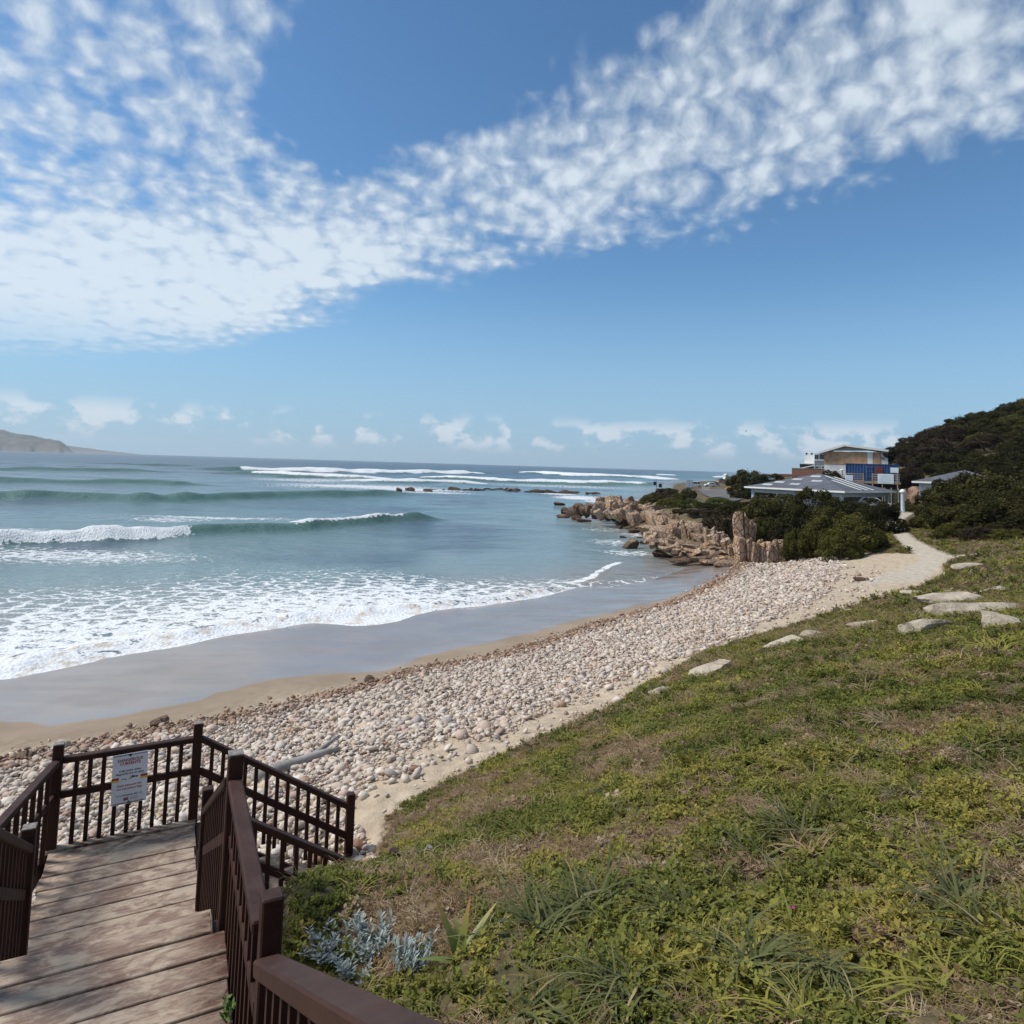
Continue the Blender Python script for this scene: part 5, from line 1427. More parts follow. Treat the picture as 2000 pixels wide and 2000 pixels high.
for k, (px, py, s, lab) in enumerate(TF):
    p = at_ground(px, py)
    t = thing('grass_tuft', lab, 'grass tuft', (p[0], p[1], p[2] + .02), k * 1.9, 'strap leaved tufts on the bank')
    c = link('leaves', TUFT[k % 6], t); s *= 1.05; c.scale = (s, s, s * .8)
# silver bush
M_SILVER = leaf_mat('silver_leaf', [(0.0, (0.12, 0.16, 0.14)), (0.5, (0.24, 0.29, 0.27)), (1.0, (0.40, 0.44, 0.42))], 'GEOMETRY', 0.7, 0.15)
def silver_mesh(seed, stems=26):
    rg = np.random.default_rng(seed); V = []; F = []; T = []
    for k in range(stems):
        r0 = math.sqrt(rg.uniform()) * .5; a0 = rg.uniform(0, 6.28); base = np.array((r0 * math.cos(a0) * .7, r0 * math.sin(a0) * .7, 0)); tip = np.array((r0 * math.cos(a0), r0 * math.sin(a0), rg.uniform(.45, 1.0)))
        for j in range(20):
            f = .3 + .7 * j / 19; p = base * (1 - f) + tip * f; aa = rg.uniform(0, 6.28); el = rg.uniform(.5, 1.25); d = np.array((math.cos(aa) * math.cos(el), math.sin(aa) * math.cos(el), math.sin(el))); s = np.cross(d, (0, 0, 1)); s /= np.linalg.norm(s); L = rg.uniform(.12, .24); w = .022; b0 = len(V)
            V += [p, p + d * L * .6 + s * w, p + d * L, p + d * L * .6 - s * w]; F.append((b0, b0 + 1, b0 + 2, b0 + 3)); T += [np.clip(.25 + .6 * f + rg.normal(0, .15), 0, 1)] * 4
    me = mesh_np('foliage', np.array(V), np.array(F)); set_attr(me, 'tint', np.array(T)); me.materials.append(M_SILVER)
    return me
SV = [silver_mesh(800 + i) for i in range(3)]
for k, (px, py, w, h, lab) in enumerate(((640, 1870, .30, .13, 'silver grey bush against the handrail, left one'), (728, 1860, .30, .19, 'silver grey bush in the middle with tall shoots'), (700, 1905, .30, .13, 'silver grey bush hugging the handrail edge'), (806, 1900, .24, .20, 'pale silver bush on the right beside the spiky plant'))):
    p = at_ground(px, py)
    t = thing('silver_bush', lab, 'bush', (p[0], p[1], p[2] - .02), k * 1.3, 'silver bushes by the handrail')
    c = link('foliage', SV[k % 3], t); c.scale = (w, w, h)
    mb = MB(); r2 = np.random.default_rng(k)
    for j in range(7):
        a = r2.uniform(0, 6.28); mb.tube([(0, 0, 0), (.06 * math.cos(a), .06 * math.sin(a), h * .35), (.13 * math.cos(a), .13 * math.sin(a), h * .6)], [.006, .005, .003], 4)
    mb.build('stem', M_DRIFT, t)
# spiky aloe
M_ALOE, gg, b = new_mat('aloe_leaf', 0.5, 0.4)
f = gg.sep(gg.obj())[2]
gg.put(b.inputs['Base Color'], gg.ramp(gg.m('MULTIPLY', f, 3.0), [(0.0, (0.10, 0.15, 0.03)), (0.45, (0.19, 0.19, 0.035)), (0.8, (0.36, 0.16, 0.05)), (1.0, (0.38, 0.13, 0.06))]))
p = at_ground(897, 1880)
al = thing('aloe_plant', 'spiky green and orange aloe growing right of the silver bushes', 'aloe', tuple(p))
for k, (a, el, L) in enumerate(((2.4, .95, .36), (1.2, 1.25, .30), (.7, .8, .34), (3.5, .35, .26), (-.5, .6, .24), (-1.6, .45, .26), (4.2, .7, .2), (1.8, .8, .22))):
    mb = MB(); vs_ = []; fs_ = []; w = .034
    q = np.zeros(3)
    for s in range(6):
        ff = s / 5; side = np.array((-math.sin(a), math.cos(a), 0)); ww = w * (1 - ff) ** .8; nrm = np.array((-math.cos(a) * math.sin(el), -math.sin(a) * math.sin(el), math.cos(el)))
        vs_ += [q - side * ww, q - nrm * ww * .55, q + side * ww]
        q = q + np.array((math.cos(a) * math.cos(el), math.sin(a) * math.cos(el), math.sin(el))) * L / 5; el -= .06
    for s in range(5):
        b0 = 3 * s; fs_ += [(b0, b0 + 1, b0 + 4, b0 + 3), (b0 + 1, b0 + 2, b0 + 5, b0 + 4), (b0 + 2, b0, b0 + 3, b0 + 5)]
    mb.add(vs_, fs_); mb.build('leaf', M_ALOE, al)
# green sprout through the balusters and a pink flower
q = TP(.46, 4.28)
t = thing('sprout', 'small green plant growing up between deck and balusters', 'plant', (q[0], q[1], Z_U - .02))
c = link('leaves', cov[6].copy(), t); c.data.materials.clear(); M_SPR = simple_mat('sprout_leaf', (0.085, 0.14, 0.03), .6, .2, 20.); c.data.materials.append(M_SPR); c.scale = (.11, .11, .16)
p = at_ground(1548, 1812)
t = thing('pink_flower', 'single magenta flower low in the green bank', 'flower', (p[0], p[1], p[2]))
M_PINK = simple_mat('petal', (0.42, 0.03, 0.28), .6, .1, 20.)
mb = MB()
for k in range(12):
    a = k * 6.283 / 12
    mb.add([(0, 0, .09), (.008 * math.cos(a - .2), .008 * math.sin(a - .2), .095), (.017 * math.cos(a), .017 * math.sin(a), .10), (.008 * math.cos(a + .2), .008 * math.sin(a + .2), .095)], [(0, 1, 2, 3)])
mb.build('petals', M_PINK, t); MB().tube([(0, 0, 0), (0, 0, .09)], .003, 5).build('stem', M_SPR, t)

# ------------------------------------------------------------------ building materials
M_PBLUE = simple_mat('pale_blue_plaster', (0.46, 0.53, 0.58), .8, .10, .8, .1, 8.)
M_PWHITE = simple_mat('white_paint', (0.72, 0.72, 0.70), .7, .08, .8)
M_ROOF = simple_mat('grey_roof_sheet', (0.105, 0.110, 0.125), .65, .18, .5)
M_SKYL = simple_mat('translucent_sheet', (0.42, 0.44, 0.45), .5, .15, .8)
M_PLY = simple_mat('plywood_boarding', (0.46, 0.29, 0.175), .85, .22, .9, .15, 6.)
M_GREYW = simple_mat('grey_blue_plaster', (0.20, 0.22, 0.25), .85, .12, .6)
M_DARKG = simple_mat('window_glass', (0.03, 0.035, 0.045), .12, .1, 1., spec=.6)
M_CONT = simple_mat('container_blue', (0.022, 0.062, 0.165), .5, .2, .7)
M_RUST = simple_mat('rust_red_door', (0.125, 0.028, 0.020), .6, .2, 1.)
M_TIM = simple_mat('weathered_timber', (0.30, 0.225, 0.165), .85, .25, 1.5)
M_SCREEN = simple_mat('dark_green_screen', (0.050, 0.058, 0.045), .8, .15, .6)
M_BOARD = simple_mat('notice_board', (0.62, 0.68, 0.72), .5, .08, 1.2)
M_BOARDT = simple_mat('notice_print', (0.42, 0.54, 0.60), .5, .08, 1.2)
M_ASPH = simple_mat('asphalt', (0.115, 0.108, 0.105), .9, .15, .25, .2, 6.)
M_CHROME = simple_mat('wheel_rim', (0.35, 0.35, 0.36), .4, .1, 2., metal=.5)
M_TYRE = simple_mat('tyre_rubber', (0.018, 0.018, 0.018), .85, .1, 2.)
M_CARW = simple_mat('white_car_paint', (0.70, 0.71, 0.72), .25, .04, 1., spec=.6)
M_CARD = simple_mat('dark_car_paint', (0.02, 0.02, 0.024), .25, .05, 1., spec=.6)
M_OSAND = simple_mat('orange_sand', (0.34, 0.185, 0.095), .95, .25, 1.2)
m_brick, gg, b = new_mat('red_brick', .9, .15)
bt = gg.node('ShaderNodeTexBrick'); bt.inputs['Scale'].default_value = 4.5
gg.put(bt.inputs['Vector'], gg.comb(gg.m('ADD', gg.sep(gg.obj())[0], gg.sep(gg.obj())[1]), gg.sep(gg.obj())[2], 0.0))
bt.inputs['Color1'].default_value = (0.21, 0.085, 0.055, 1); bt.inputs['Color2'].default_value = (0.28, 0.125, 0.085, 1); bt.inputs['Mortar'].default_value = (0.28, 0.22, 0.19, 1)
gg.put(b.inputs['Base Color'], bt.outputs[0])

class Frame:
    """local frame of a building: origin (x,y), rotation, parts parented to one thing"""
    def __init__(self, name, label, cat, x, y, z, rz, group=None):
        self.t = thing(name, label, cat, (x, y, z), rz, group)
    def box(self, name, c, s, mat, par=None, bevel=0.0, rz=0.0):
        return MB().box(c, s, rz).build(name, mat, par or self.t, bevel=bevel)

# ------------------------------------------------------------------ pavilions
def pavilion(label, cx, cy, half, rz, eave_z, peak_z, gzv_, strips_=True):
    F = Frame('pavilion', label, 'pavilion', cx, cy, gzv_, rz)
    e = eave_z - gzv_; pk = peak_z - gzv_; o = half + .7
    mb = MB().add([(-o, -o, e), (o, -o, e), (o, o, e), (-o, o, e), (0, 0, pk), (-o, -o, e - .06), (o, -o, e - .06), (o, o, e - .06), (-o, o, e - .06)],
                  [(0, 1, 4), (1, 2, 4), (2, 3, 4), (3, 0, 4), (8, 7, 6, 5), (0, 5, 6, 1), (1, 6, 7, 2), (2, 7, 8, 3), (3, 8, 5, 0)])
    rf = mb.build('roof', M_ROOF, F.t)
    for k in range(4):     # gutter boards
        a = k * math.pi / 2
        c = (math.cos(a) * (o + .03), math.sin(a) * (o + .03), e - .10)
        MB().box(c, (.06, 2 * o + .12, .24), a).build('gutter', M_PWHITE, rf)
    for k in range(4):     # ring beam and columns
        a = k * math.pi / 2
        F.box('beam', (math.cos(a) * (half - .2), math.sin(a) * (half - .2), e - .55), (.30, 2 * half - .7, .55), M_PBLUE, rz=a)
    for sx in (-1, 0, 1):
        for sy in (-1, 0, 1):
            if sx or sy:
                F.box('column', (sx * (half - .2), sy * (half - .2), (e - .25) / 2 - .2), (.42, .42, e + .1), M_PBLUE, bevel=.03)
    F.box('wall', (0, .6, e / 2 - .35), (half * 1.25, half * 1.15, e - .1), M_PBLUE)
    F.box('counter', (-half * .1, -half * .72, .5), (half * 1.0, .25, 1.3), M_PWHITE)
    def on_roof(side, ee, s):
        """point on a roof face: side 0 = -y, 1 = +x; ee along the eave, s up the slope"""
        z = e + (pk - e) * s + .03
        return (ee, -o * (1 - s), z) if side == 0 else (o * (1 - s), ee, z)
    def sheet(side, e0, e1, s0, s1, mat, nm):
        p = [on_roof(side, e0, s0), on_roof(side, e1, s0), on_roof(side, e1, s1), on_roof(side, e0, s1)]
        q = [(x, y, z + .03) for x, y, z in p]
        MB().add(p + q, [(3, 2, 1, 0), (4, 5, 6, 7), (0, 1, 5, 4), (1, 2, 6, 5), (2, 3, 7, 6), (3, 0, 4, 7)]).build(nm, mat, rf)
    if strips_:
        for e0, s0 in ((-.55, .30), (-.30, .52), (-.05, .74), (-.18, .22), (.12, .46), (-.70, .12)):
            sheet(0, e0 * o, e0 * o + 1.5, s0, s0 + .09, M_SKYL, 'skylight_sheet')
        for e0, s1 in ((-.34, .58), (-.10, .84), (.14, .78)):
            sheet(1, e0 * o, e0 * o + .5, .04, s1, M_PWHITE, 'white_roof_strip')
    return F
c = UD(1600, 950, 100)
pavilion('large pavilion with grey pyramid roof and pale blue columns behind the shrubs', c[0], 100, 6.9, R(-53), UD(1467, 951, 99)[2], UD(1597, 924.5, 100)[2], gz(c[0], 100))
c = UD(1884, 950, 90)
pavilion('second pavilion with grey roof half hidden by shrubs right of the pillar', c[0], 90, 4.6, R(-40), UD(1797, 940.5, 86)[2], UD(1884, 918, 90)[2], gz(c[0], 90) - .8, False)

# ------------------------------------------------------------------ pillar, lamp
p = UD(1763.5, 999, 90); zb = p[2]
pl = thing('pillar', 'pale blue round pillar with white domed cap at the head of the path', 'pillar', (p[0], 90, zb))
MB().lathe((0, 0, 0), [(.27, -.4), (.25, .05), (.235, 2.45), (.24, 2.5)], 18).build('shaft', M_PBLUE, pl, True)
MB().lathe((0, 0, 0), [(.26, 2.48), (.37, 2.52), (.39, 2.66), (.34, 2.78), (.20, 2.92), (.05, 2.99)], 18).build('cap', M_PWHITE, pl, True)
p = UD(1645, 936, 114)
lp = thing('lamp_post', 'thin lamp post with white flat head left of the blue container', 'lamp post', (p[0], 114, p[2] - 2.5))
MB().tube([(0, 0, 0), (0, 0, 4.05)], .08, 8).build('pole', M_TIM, lp); MB().lathe((0, 0, 0), [(.05, 3.98), (.42, 4.02), (.40, 4.14), (.1, 4.22)], 12).build('lamp_head', M_PWHITE, lp)

# ------------------------------------------------------------------ container on a timber deck
D = 110.0; K = D / FPX
a0 = UD(1651, 940, D); a1 = UD(1756, 943, D); RZ = math.atan2(0, 1)
AZC = math.atan(703.5 / FPX); CA = math.cos(AZC); cw = (a1[0] - a0[0]) * CA; zt = UD(1700, 906, D)[2]; zbm = zt - 2.85
cn = Frame('shipping_container', 'dark blue corrugated shipping container on the raised timber deck', 'container', (a0[0] + a1[0]) / 2, D, zbm, -AZC)
def corr(n, w, h, d=.045):
    vs_ = []; fs_ = []
    for i in range(n):
        x = -w / 2 + w * i / (n - 1); y = d if (i // 2) % 2 else 0
        vs_ += [(x, y, 0), (x, y, h)]
    for i in range(n - 1): fs_.append((2 * i, 2 * i + 2, 2 * i + 3, 2 * i + 1))
    return vs_, fs_
v_, f_ = corr(72, cw - .2, 2.61); w = MB().add([(x, y + .02, z + .12) for x, y, z in v_], f_)
w.box((0, 1.25, 1.42), (cw - .2, 2.3, 2.65))
w.build('corrugated_wall', M_CONT, cn.t)
for z in (.06, 2.79): cn.box('frame_rail', (0, .04, z), (cw, .12, .13), M_CONT)
for x in (-cw / 2 + .06, cw / 2 - .06): cn.box('corner_post', (x, .04, 1.42), (.13, .14, 2.85), M_CONT)
cn.box('roof', (0, 1.25, 2.82), (cw, 2.44, .06), M_CONT)
def lx(px): return (px - 1703.5) * K * CA
def lz(py, px): return UD(px, py, D)[2] - zbm
dr = cn.box('door', (lx(1717), -.03, lz(918, 1717)), (1.1, .05, 1.15), M_RUST, bevel=.01); cn.box('handle', (lx(1717) + .4, -.08, lz(918, 1717)), (.05, .05, .2), M_CHROME, dr)
wf_ = MB()
for q in ((lx(1698), lz(912, 1698), 1.1, .07), (lx(1698), lz(920, 1698), 1.1, .06), (lx(1698), lz(931, 1698), 1.1, .06)): wf_.box((q[0], -.05, q[1]), (q[2], .05, q[3]))
wf_.box((lx(1693), -.05, lz(924, 1693)), (.07, .05, 2.0)); wf_.box((lx(1703), -.05, lz(924, 1703)), (.07, .05, 2.0))
wf_.build('window_frame', simple_mat('faded_blue_frame', (.10, .14, .22), .6), cn.t)
def cn_loc(xl, yl):
    return (cn.t.location.x + xl * math.cos(AZC) + yl * math.sin(AZC), D - xl * math.sin(AZC) + yl * math.cos(AZC))
def notice(name, label, px0, px1, py0, py1, y, lines=0):
    x0, x1 = lx(px0), lx(px1); z1, z0 = UD(px0, py0, D)[2], UD(px0, py1, D)[2]
    q = cn_loc((x0 + x1) / 2, y)
    t = thing(name, label, 'sign', (q[0], q[1], z0), -AZC)
    pnl = MB().box((0, 0, (z1 - z0) / 2), (x1 - x0, .05, z1 - z0)).build('panel', M_PWHITE, t, bevel=.01)
    MB().box((0, -.028, (z1 - z0) / 2), ((x1 - x0) * .88, .012, (z1 - z0) * .86)).build('print', M_BOARD, pnl)
    for k in range(lines):
        MB().box((RNG.uniform(-.05, .05), -.038, (z1 - z0) * (.8 - .62 * k / max(1, lines - 1))), ((x1 - x0) * RNG.uniform(.55, .78), .008, (z1 - z0) * .06)).build('print_line', M_BOARDT, pnl)
notice('sign_board', 'white sign board on the right end of the blue container', 1739, 1754.5, 913.5, 923.5, -.12)
notice('sign_board', 'large pale blue sign board on the timber deck railing', 1714, 1744, 925.5, 944, -2.5, 4)
notice('sign_board', 'small white notice on the left deck railing', 1651, 1666.5, 928, 940.5, -2.5, 3)
# deck with slatted rails on posts
dk = Frame('timber_deck', 'weathered timber deck with slatted railings in front of the container', 'deck', *cn_loc(0, -1.25), gz(*cn_loc(0, -1.25)), -AZC)
zg = dk.t.location.z; fl = zbm - .02 - zg; K2 = (D - 2.3) / FPX * CA
for i in range(14): dk.box('deck_board', (0, -1.05 + i * .17, fl - .05), (cw + .3, .16, .05), M_TIM)
dk.box('joist', (0, -1.1, fl - .2), (cw + .2, .1, .24), M_TIM); dk.box('joist', (0, 1.1, fl - .2), (cw + .2, .1, .24), M_TIM)
for px in (1652, 1686, 1704, 1723, 1752): 
    x = (px - 1703.5) * K2; up = UD(px, 924.5, D - 2.3)[2] - zg
    dk.box('post', (x, -1.14, up / 2 - .2), (.16, .14, up + .4), M_TIM)
for x0, x1 in ((1652, 1686), (1703, 1756)):
    for k in range(5):
        z = UD(1700, 926 + k * 4.4, D - 2.3)[2] - zg
        dk.box('rail_slat', (((x0 + x1) / 2 - 1703.5) * K2, -1.16, z), ((x1 - x0) * K2, .05, .15), M_TIM)
dk.box('undercroft_shade', (0, .2, fl / 2 - .3), (cw, .08, fl + .1), M_TYRE)  # near-black sheet standing in for the shade below the deck
# dark green screen fence below
sf_ = Frame('screen_fence', 'dark green screen fence with light posts below the timber deck', 'fence', UD(1742, 980, 104)[0], 104, UD(1742, 982, 104)[2], R(-29))
KK = 104 / FPX * .87
for px in (1728, 1741, 1755, 1768): sf_.box('post', ((px - 1742) * KK, -.06, 1.05), (.16, .12, 2.5), M_TIM)
for px0, px1 in ((1729, 1740.5), (1741.5, 1754.5), (1755.5, 1767)): sf_.box('screen_panel', (((px0 + px1) / 2 - 1742) * KK, .02, 1.05), ((px1 - px0) * KK, .05, 2.1), M_SCREEN)
# ------------------------------------------------------------------ house with boarded gable
D = 140.0; K = D / FPX
hx = UD(1664, 900, D)[0]; h0 = UD(1664, 919, D)[2]
hs = Frame('house', 'house with low gable roof and plywood boarded upper storey', 'house', hx, D, h0 - 1.5, -math.atan(664 / FPX))
hz = h0 - 1.5
def hl(px): return (px - 1664) * K * .89
def hh_(py, px=1664): return UD(px, py, D)[2] - hz
hs.box('wall', (hl(1671), 5.0, hh_(908) / 2), (hl(1733) - hl(1609), 10.0, hh_(908)), M_PWHITE)
hs.box('upper_wall', (hl(1664), 5.0, (hh_(883) + hh_(908)) / 2), (hl(1719.5) - hl(1609), 9.96, hh_(883) - hh_(908)), M_GREYW)
zc_ = (hh_(882.5) + hh_(907)) / 2; zh = hh_(882.5) - hh_(907)
for x0, x1 in ((1609, 1622.5), (1622.5, 1636), (1636, 1649), (1649, 1662), (1662, 1678), (1678, 1693.5), (1705, 1719)):
    hs.box('plywood_sheet', (hl((x0 + x1) / 2), -.05 - RNG.uniform(0, .02), zc_), (hl(x1) - hl(x0) - .03, .06, zh + RNG.uniform(-.05, .1)), M_PLY)
hs.box('door', (hl(1699), -.06, zc_), (hl(1704.5) - hl(1694), .08, zh), M_PWHITE)
hs.box('white_bay', (hl(1726.5), 2.0, zc_), (hl(1733) - hl(1720), 4.0, zh), M_PWHITE)
el_, er_, pkz = hh_(884, 1597), hh_(882, 1733), hh_(869.5, 1650)
tri = [(hl(1609), hh_(881.5)), (hl(1725), hh_(881.0, 1725)), (hl(1650), pkz - .15)]
MB().add([(x, -.02, z) for x, z in tri] + [(x, .1, z) for x, z in tri], [(0, 1, 2), (5, 4, 3), (0, 3, 4, 1), (1, 4, 5, 2), (2, 5, 3, 0)]).build('gable', simple_mat('gable_panel', (.40, .40, .42), .8), hs.t)
rf = MB()
for (xa, za, xb, zb_) in ((hl(1597), el_, hl(1650), pkz), (hl(1650), pkz, hl(1734), er_)):
    pts = [(xa, -.9, za), (xb, -.9, zb_), (xb, 10.5, zb_), (xa, 10.5, za)]
    rf.add([(x, y, z - .12) for x, y, z in pts] + [(x, y, z + .12) for x, y, z in pts], [(3, 2, 1, 0), (4, 5, 6, 7), (0, 1, 5, 4), (1, 2, 6, 5), (2, 3, 7, 6), (3, 0, 4, 7)])
rfo = rf.build('roof', simple_mat('light_roof', (.30, .30, .31), .6), hs.t)
for (xa, za, xb, zb_) in ((hl(1597), el_, hl(1650), pkz), (hl(1650), pkz, hl(1734), er_)):
    MB().beam((xa, -.95, za), (xb, -.95, zb_), .10, .42).build('barge_board', M_PWHITE, rfo)
# left wing with windows
hs.box('wing', (hl(1599), 2.2, hh_(901) / 2), (hl(1609) - hl(1589) - .04, 4.2, hh_(901)), M_GREYW)
hs.box('wing_upper', (hl(1599), 2.2, (hh_(886) + hh_(901)) / 2), (hl(1609) - hl(1588.5) - .04, 4.3, hh_(886) - hh_(901)), M_PWHITE)
for px in (1591.5, 1595.5, 1601.5, 1606): 
    wn = hs.box('window', (hl(px), .02, (hh_(889) + hh_(898)) / 2), (.34 if px < 1598 else .42, .06, hh_(889) - hh_(898)), M_DARKG)
for px in (1595, 1606):
    wn = hs.box('window', (hl(px), .08, hh_(914)), (.75, .08, .62), M_PWHITE); MB().box((hl(px), .03, hh_(914)), (.5, .03, .4)).build('pane', M_DARKG, wn)
# neighbouring white block
D2 = 146.0; K = D2 / FPX; nx = UD(1580, 900, D2)[0]; nz = UD(1580, 920, D2)[2] - 1
nb_ = Frame('white_block_house', 'white cube house with two chimney caps left of the boarded house', 'house', nx, D2, nz, -math.atan(580 / FPX))
def nl(px): return (px - 1580) * K * .91
def nh(py): return UD(1580, py, D2)[2] - nz
nb_.box('wall', (nl(1580.5), 3, nh(889) / 2), (nl(1590) - nl(1571), 6, nh(889)), M_PWHITE)
for px in (1575.5, 1585.5):
    ch = MB().tube([(nl(px), 1, nh(889) - .1), (nl(px), 1, nh(887.2))], .12, 8).build('chimney', M_GREYW, nb_.t); MB().lathe((nl(px), 1, nh(887.4)), [(.1, 0), (.24, .12), (.2, .3), (.05, .36)], 10).build('chimney_cap', M_TYRE, ch)
nb_.box('porch', (nl(1574), -1.2, (nh(906) + nh(914)) / 2), (nl(1590) - nl(1566), 2.2, nh(906.5) - nh(914)), M_TYRE)
nb_.box('porch_roof', (nl(1577), -1.3, nh(906)), (nl(1591) - nl(1565), 2.6, .18), M_PWHITE)
MB().beam((nl(1566), -2.6, nh(914.5)), (nl(1591), -2.6, nh(908.8)), .8, .22).build('lean_to_roof', M_PWHITE, nb_.t)
def brick_wall(label, px0, px1, py0, py1, d):
    q0 = UD(px0, py1, d); q1 = UD(px1, py1, d); zt_ = UD((px0 + px1) / 2, py0, d)[2]; z0 = min(q0[2], q1[2]) - 1.5
    t = thing('brick_wall', label, 'wall', ((q0[0] + q1[0]) / 2, d, z0), -math.atan(((px0 + px1) / 2 - 1000) / FPX))
    MB().box((0, 0, (zt_ - z0) / 2), (q1[0] - q0[0], .3, zt_ - z0)).build('brickwork', m_brick, t); MB().box((0, 0, zt_ - z0 + .03), (q1[0] - q0[0] + .06, .38, .08)).build('coping', M_TIM, t)
brick_wall('red brick terrace wall in front of the white cube house', 1549, 1606, 915.5, 926, 138)
brick_wall('lower red brick wall left of the terrace wall', 1514, 1546, 926.5, 934, 143)
# small far houses and sheds by the road end
for px0, px1, py0, py1, d, lab, mt in ((1417, 1422, 925, 940, 330, 'narrow white gable end beyond the car park', M_PWHITE), (1404, 1416, 934, 944, 325, 'low brown shed beyond the car park', M_TIM), (1428, 1437, 934, 944, 300, 'small grey roofed hut beside the round tree', M_GREYW), (1424, 1431, 938, 944, 315, 'tiny white hut between the shed and the round tree', M_PWHITE)):
    q0 = UD(px0, py1, d); q1 = UD(px1, py1, d); zt_ = UD(px0, py0, d)[2]; w_ = q1[0] - q0[0]; H_ = zt_ - q0[2]
    t = thing('hut', lab, 'hut', ((q0[0] + q1[0]) / 2, d, q0[2] - .8))
    MB().box((0, 2, H_ * .35 + .4), (w_, 4, H_ * .7 + .8)).build('wall', mt, t)
    MB().add([(-w_ / 2 - .2, -.3, H_ * .7 + .8), (w_ / 2 + .2, -.3, H_ * .7 + .8), (0, -.3, H_ + .8), (-w_ / 2 - .2, 4.3, H_ * .7 + .8), (w_ / 2 + .2, 4.3, H_ * .7 + .8), (0, 4.3, H_ + .8)], [(0, 1, 2), (5, 4, 3), (0, 2, 5, 3), (2, 1, 4, 5), (1, 0, 3, 4)]).build('roof', M_ROOF if mt is not M_PWHITE else M_SKYL, t)

# ------------------------------------------------------------------ road
def draped(name, poly, step, lift, mat, label, cat):
    poly = [np.asarray(q)[:2] for q in poly]; lo_ = np.min(poly, axis=0); hi_ = np.max(poly, axis=0)
    gx_ = np.arange(lo_[0], hi_[0], step); gy_ = np.arange(lo_[1], hi_[1], step); a_, b_ = np.meshgrid(gx_, gy_, indexing='ij'); xy = np.column_stack([a_.ravel(), b_.ravel()])
    inn = in_poly(xy, poly); ny = len(gy_); i_ = (np.arange(len(gx_) - 1)[:, None] * ny + np.arange(ny - 1)[None]).ravel(); qf_ = np.stack([i_, i_ + ny, i_ + ny + 1, i_ + 1], axis=-1); qf_ = qf_[inn[qf_].all(axis=1)]
    us = np.unique(qf_); mp_ = np.zeros(len(xy), int); mp_[us] = np.arange(len(us)); bv_ = xy[us]
    o = link(name, mesh_np(name, np.column_stack([bv_, ground_z(bv_) + lift]), mp_[qf_], True), None, mat)
    return tag(o, label, cat, kind='structure')
draped('road', [at_ground(*q) for q in ((1350, 957), (1412, 956), (1428, 962), (1442, 970), (1455, 977), (1430, 984), (1400, 973), (1368, 966))], .7, .22, M_ASPH, 'grey asphalt road and car park behind the lime green bushes', 'road')

# ------------------------------------------------------------------ vehicles
def vehicle(name, label, cat, px, py, d, L, W, H, prof, glass, paint, rz, wheels):
    p = UD(px, py, d); z = gz(p[0], d) + .24
    t = thing(name, label, cat, (p[0], d, z), rz)
    def ex(poly, y0, y1): 
        n = len(poly); return MB().add([(x * L, y0, zz * H) for x, zz in poly] + [(x * L, y1, zz * H) for x, zz in poly], [tuple(range(n)), tuple(range(2 * n - 1, n - 1, -1))] + [(i, n + i, n + (i + 1) % n, (i + 1) % n) for i in range(n)])
    body = ex(prof, -W / 2, W / 2).build('body', paint, t, bevel=.06)
    for gl in glass:
        ex(gl, -W / 2 - .012, -W / 2 + .05).build('side_window', M_DARKG, body); ex(gl, W / 2 - .05, W / 2 + .012).build('side_window', M_DARKG, body)
    for wx in wheels:
        for s in (-1, 1):
            w_ = MB().tube([(wx * L, s * (W / 2 - .18), .32), (wx * L, s * (W / 2 + .03), .32)], .33, 14).build('wheel', M_TYRE, t); MB().tube([(wx * L, s * (W / 2 + .02), .32), (wx * L, s * (W / 2 + .05), .32)], .19, 10).build('rim', M_CHROME, w_)
    for s in (-1, 1):
        MB().box((-.5 * L + .02, s * W * .36, H * .45), (.06, .28, .14)).build('headlight', M_SKYL, t); MB().box((.5 * L - .02, s * W * .4, H * .5), (.06, .16, .2)).build('tail_light', M_RUST, t)
    return t
vanp = [(-.5, .16), (.5, .16), (.5, .55), (.49, .92), (.46, 1.0), (-.22, 1.0), (-.30, .96), (-.40, .60), (-.49, .50), (-.5, .3)]
vang = [[(-.37, .60), (-.27, .90), (-.14, .90), (-.14, .60)], [(-.11, .60), (-.11, .90), (.14, .90), (.14, .60)], [(.18, .60), (.18, .90), (.43, .90), (.44, .60)]]
vehicle('van', 'white minibus van parked at the end of the car park', 'van', 1357, 955, 246, 5.2, 1.9, 2.05, vanp, vang, M_CARW, R(180), (-.31, .31))
carp = [(-.5, .22), (.5, .22), (.5, .52), (.47, .72), (.38, .97), (.30, 1.0), (.02, 1.0), (-.10, .95), (-.24, .64), (-.44, .56), (-.5, .42)]
carg = [[(-.20, .66), (-.08, .92), (.08, .93), (.08, .66)], [(.11, .66), (.11, .93), (.30, .93), (.40, .68)]]
vehicle('hatchback_car', 'silver white hatchback parked right of the van', 'car', 1386.5, 955, 254, 4.1, 1.75, 1.5, carp, carg, M_CARW, R(4), (-.32, .31))
vehicle('dark_car', 'dark car partly hidden behind the silver hatchback', 'car', 1400, 954, 262, 4.0, 1.75, 1.5, carp, carg, M_CARD, R(70), (-.32, .31))
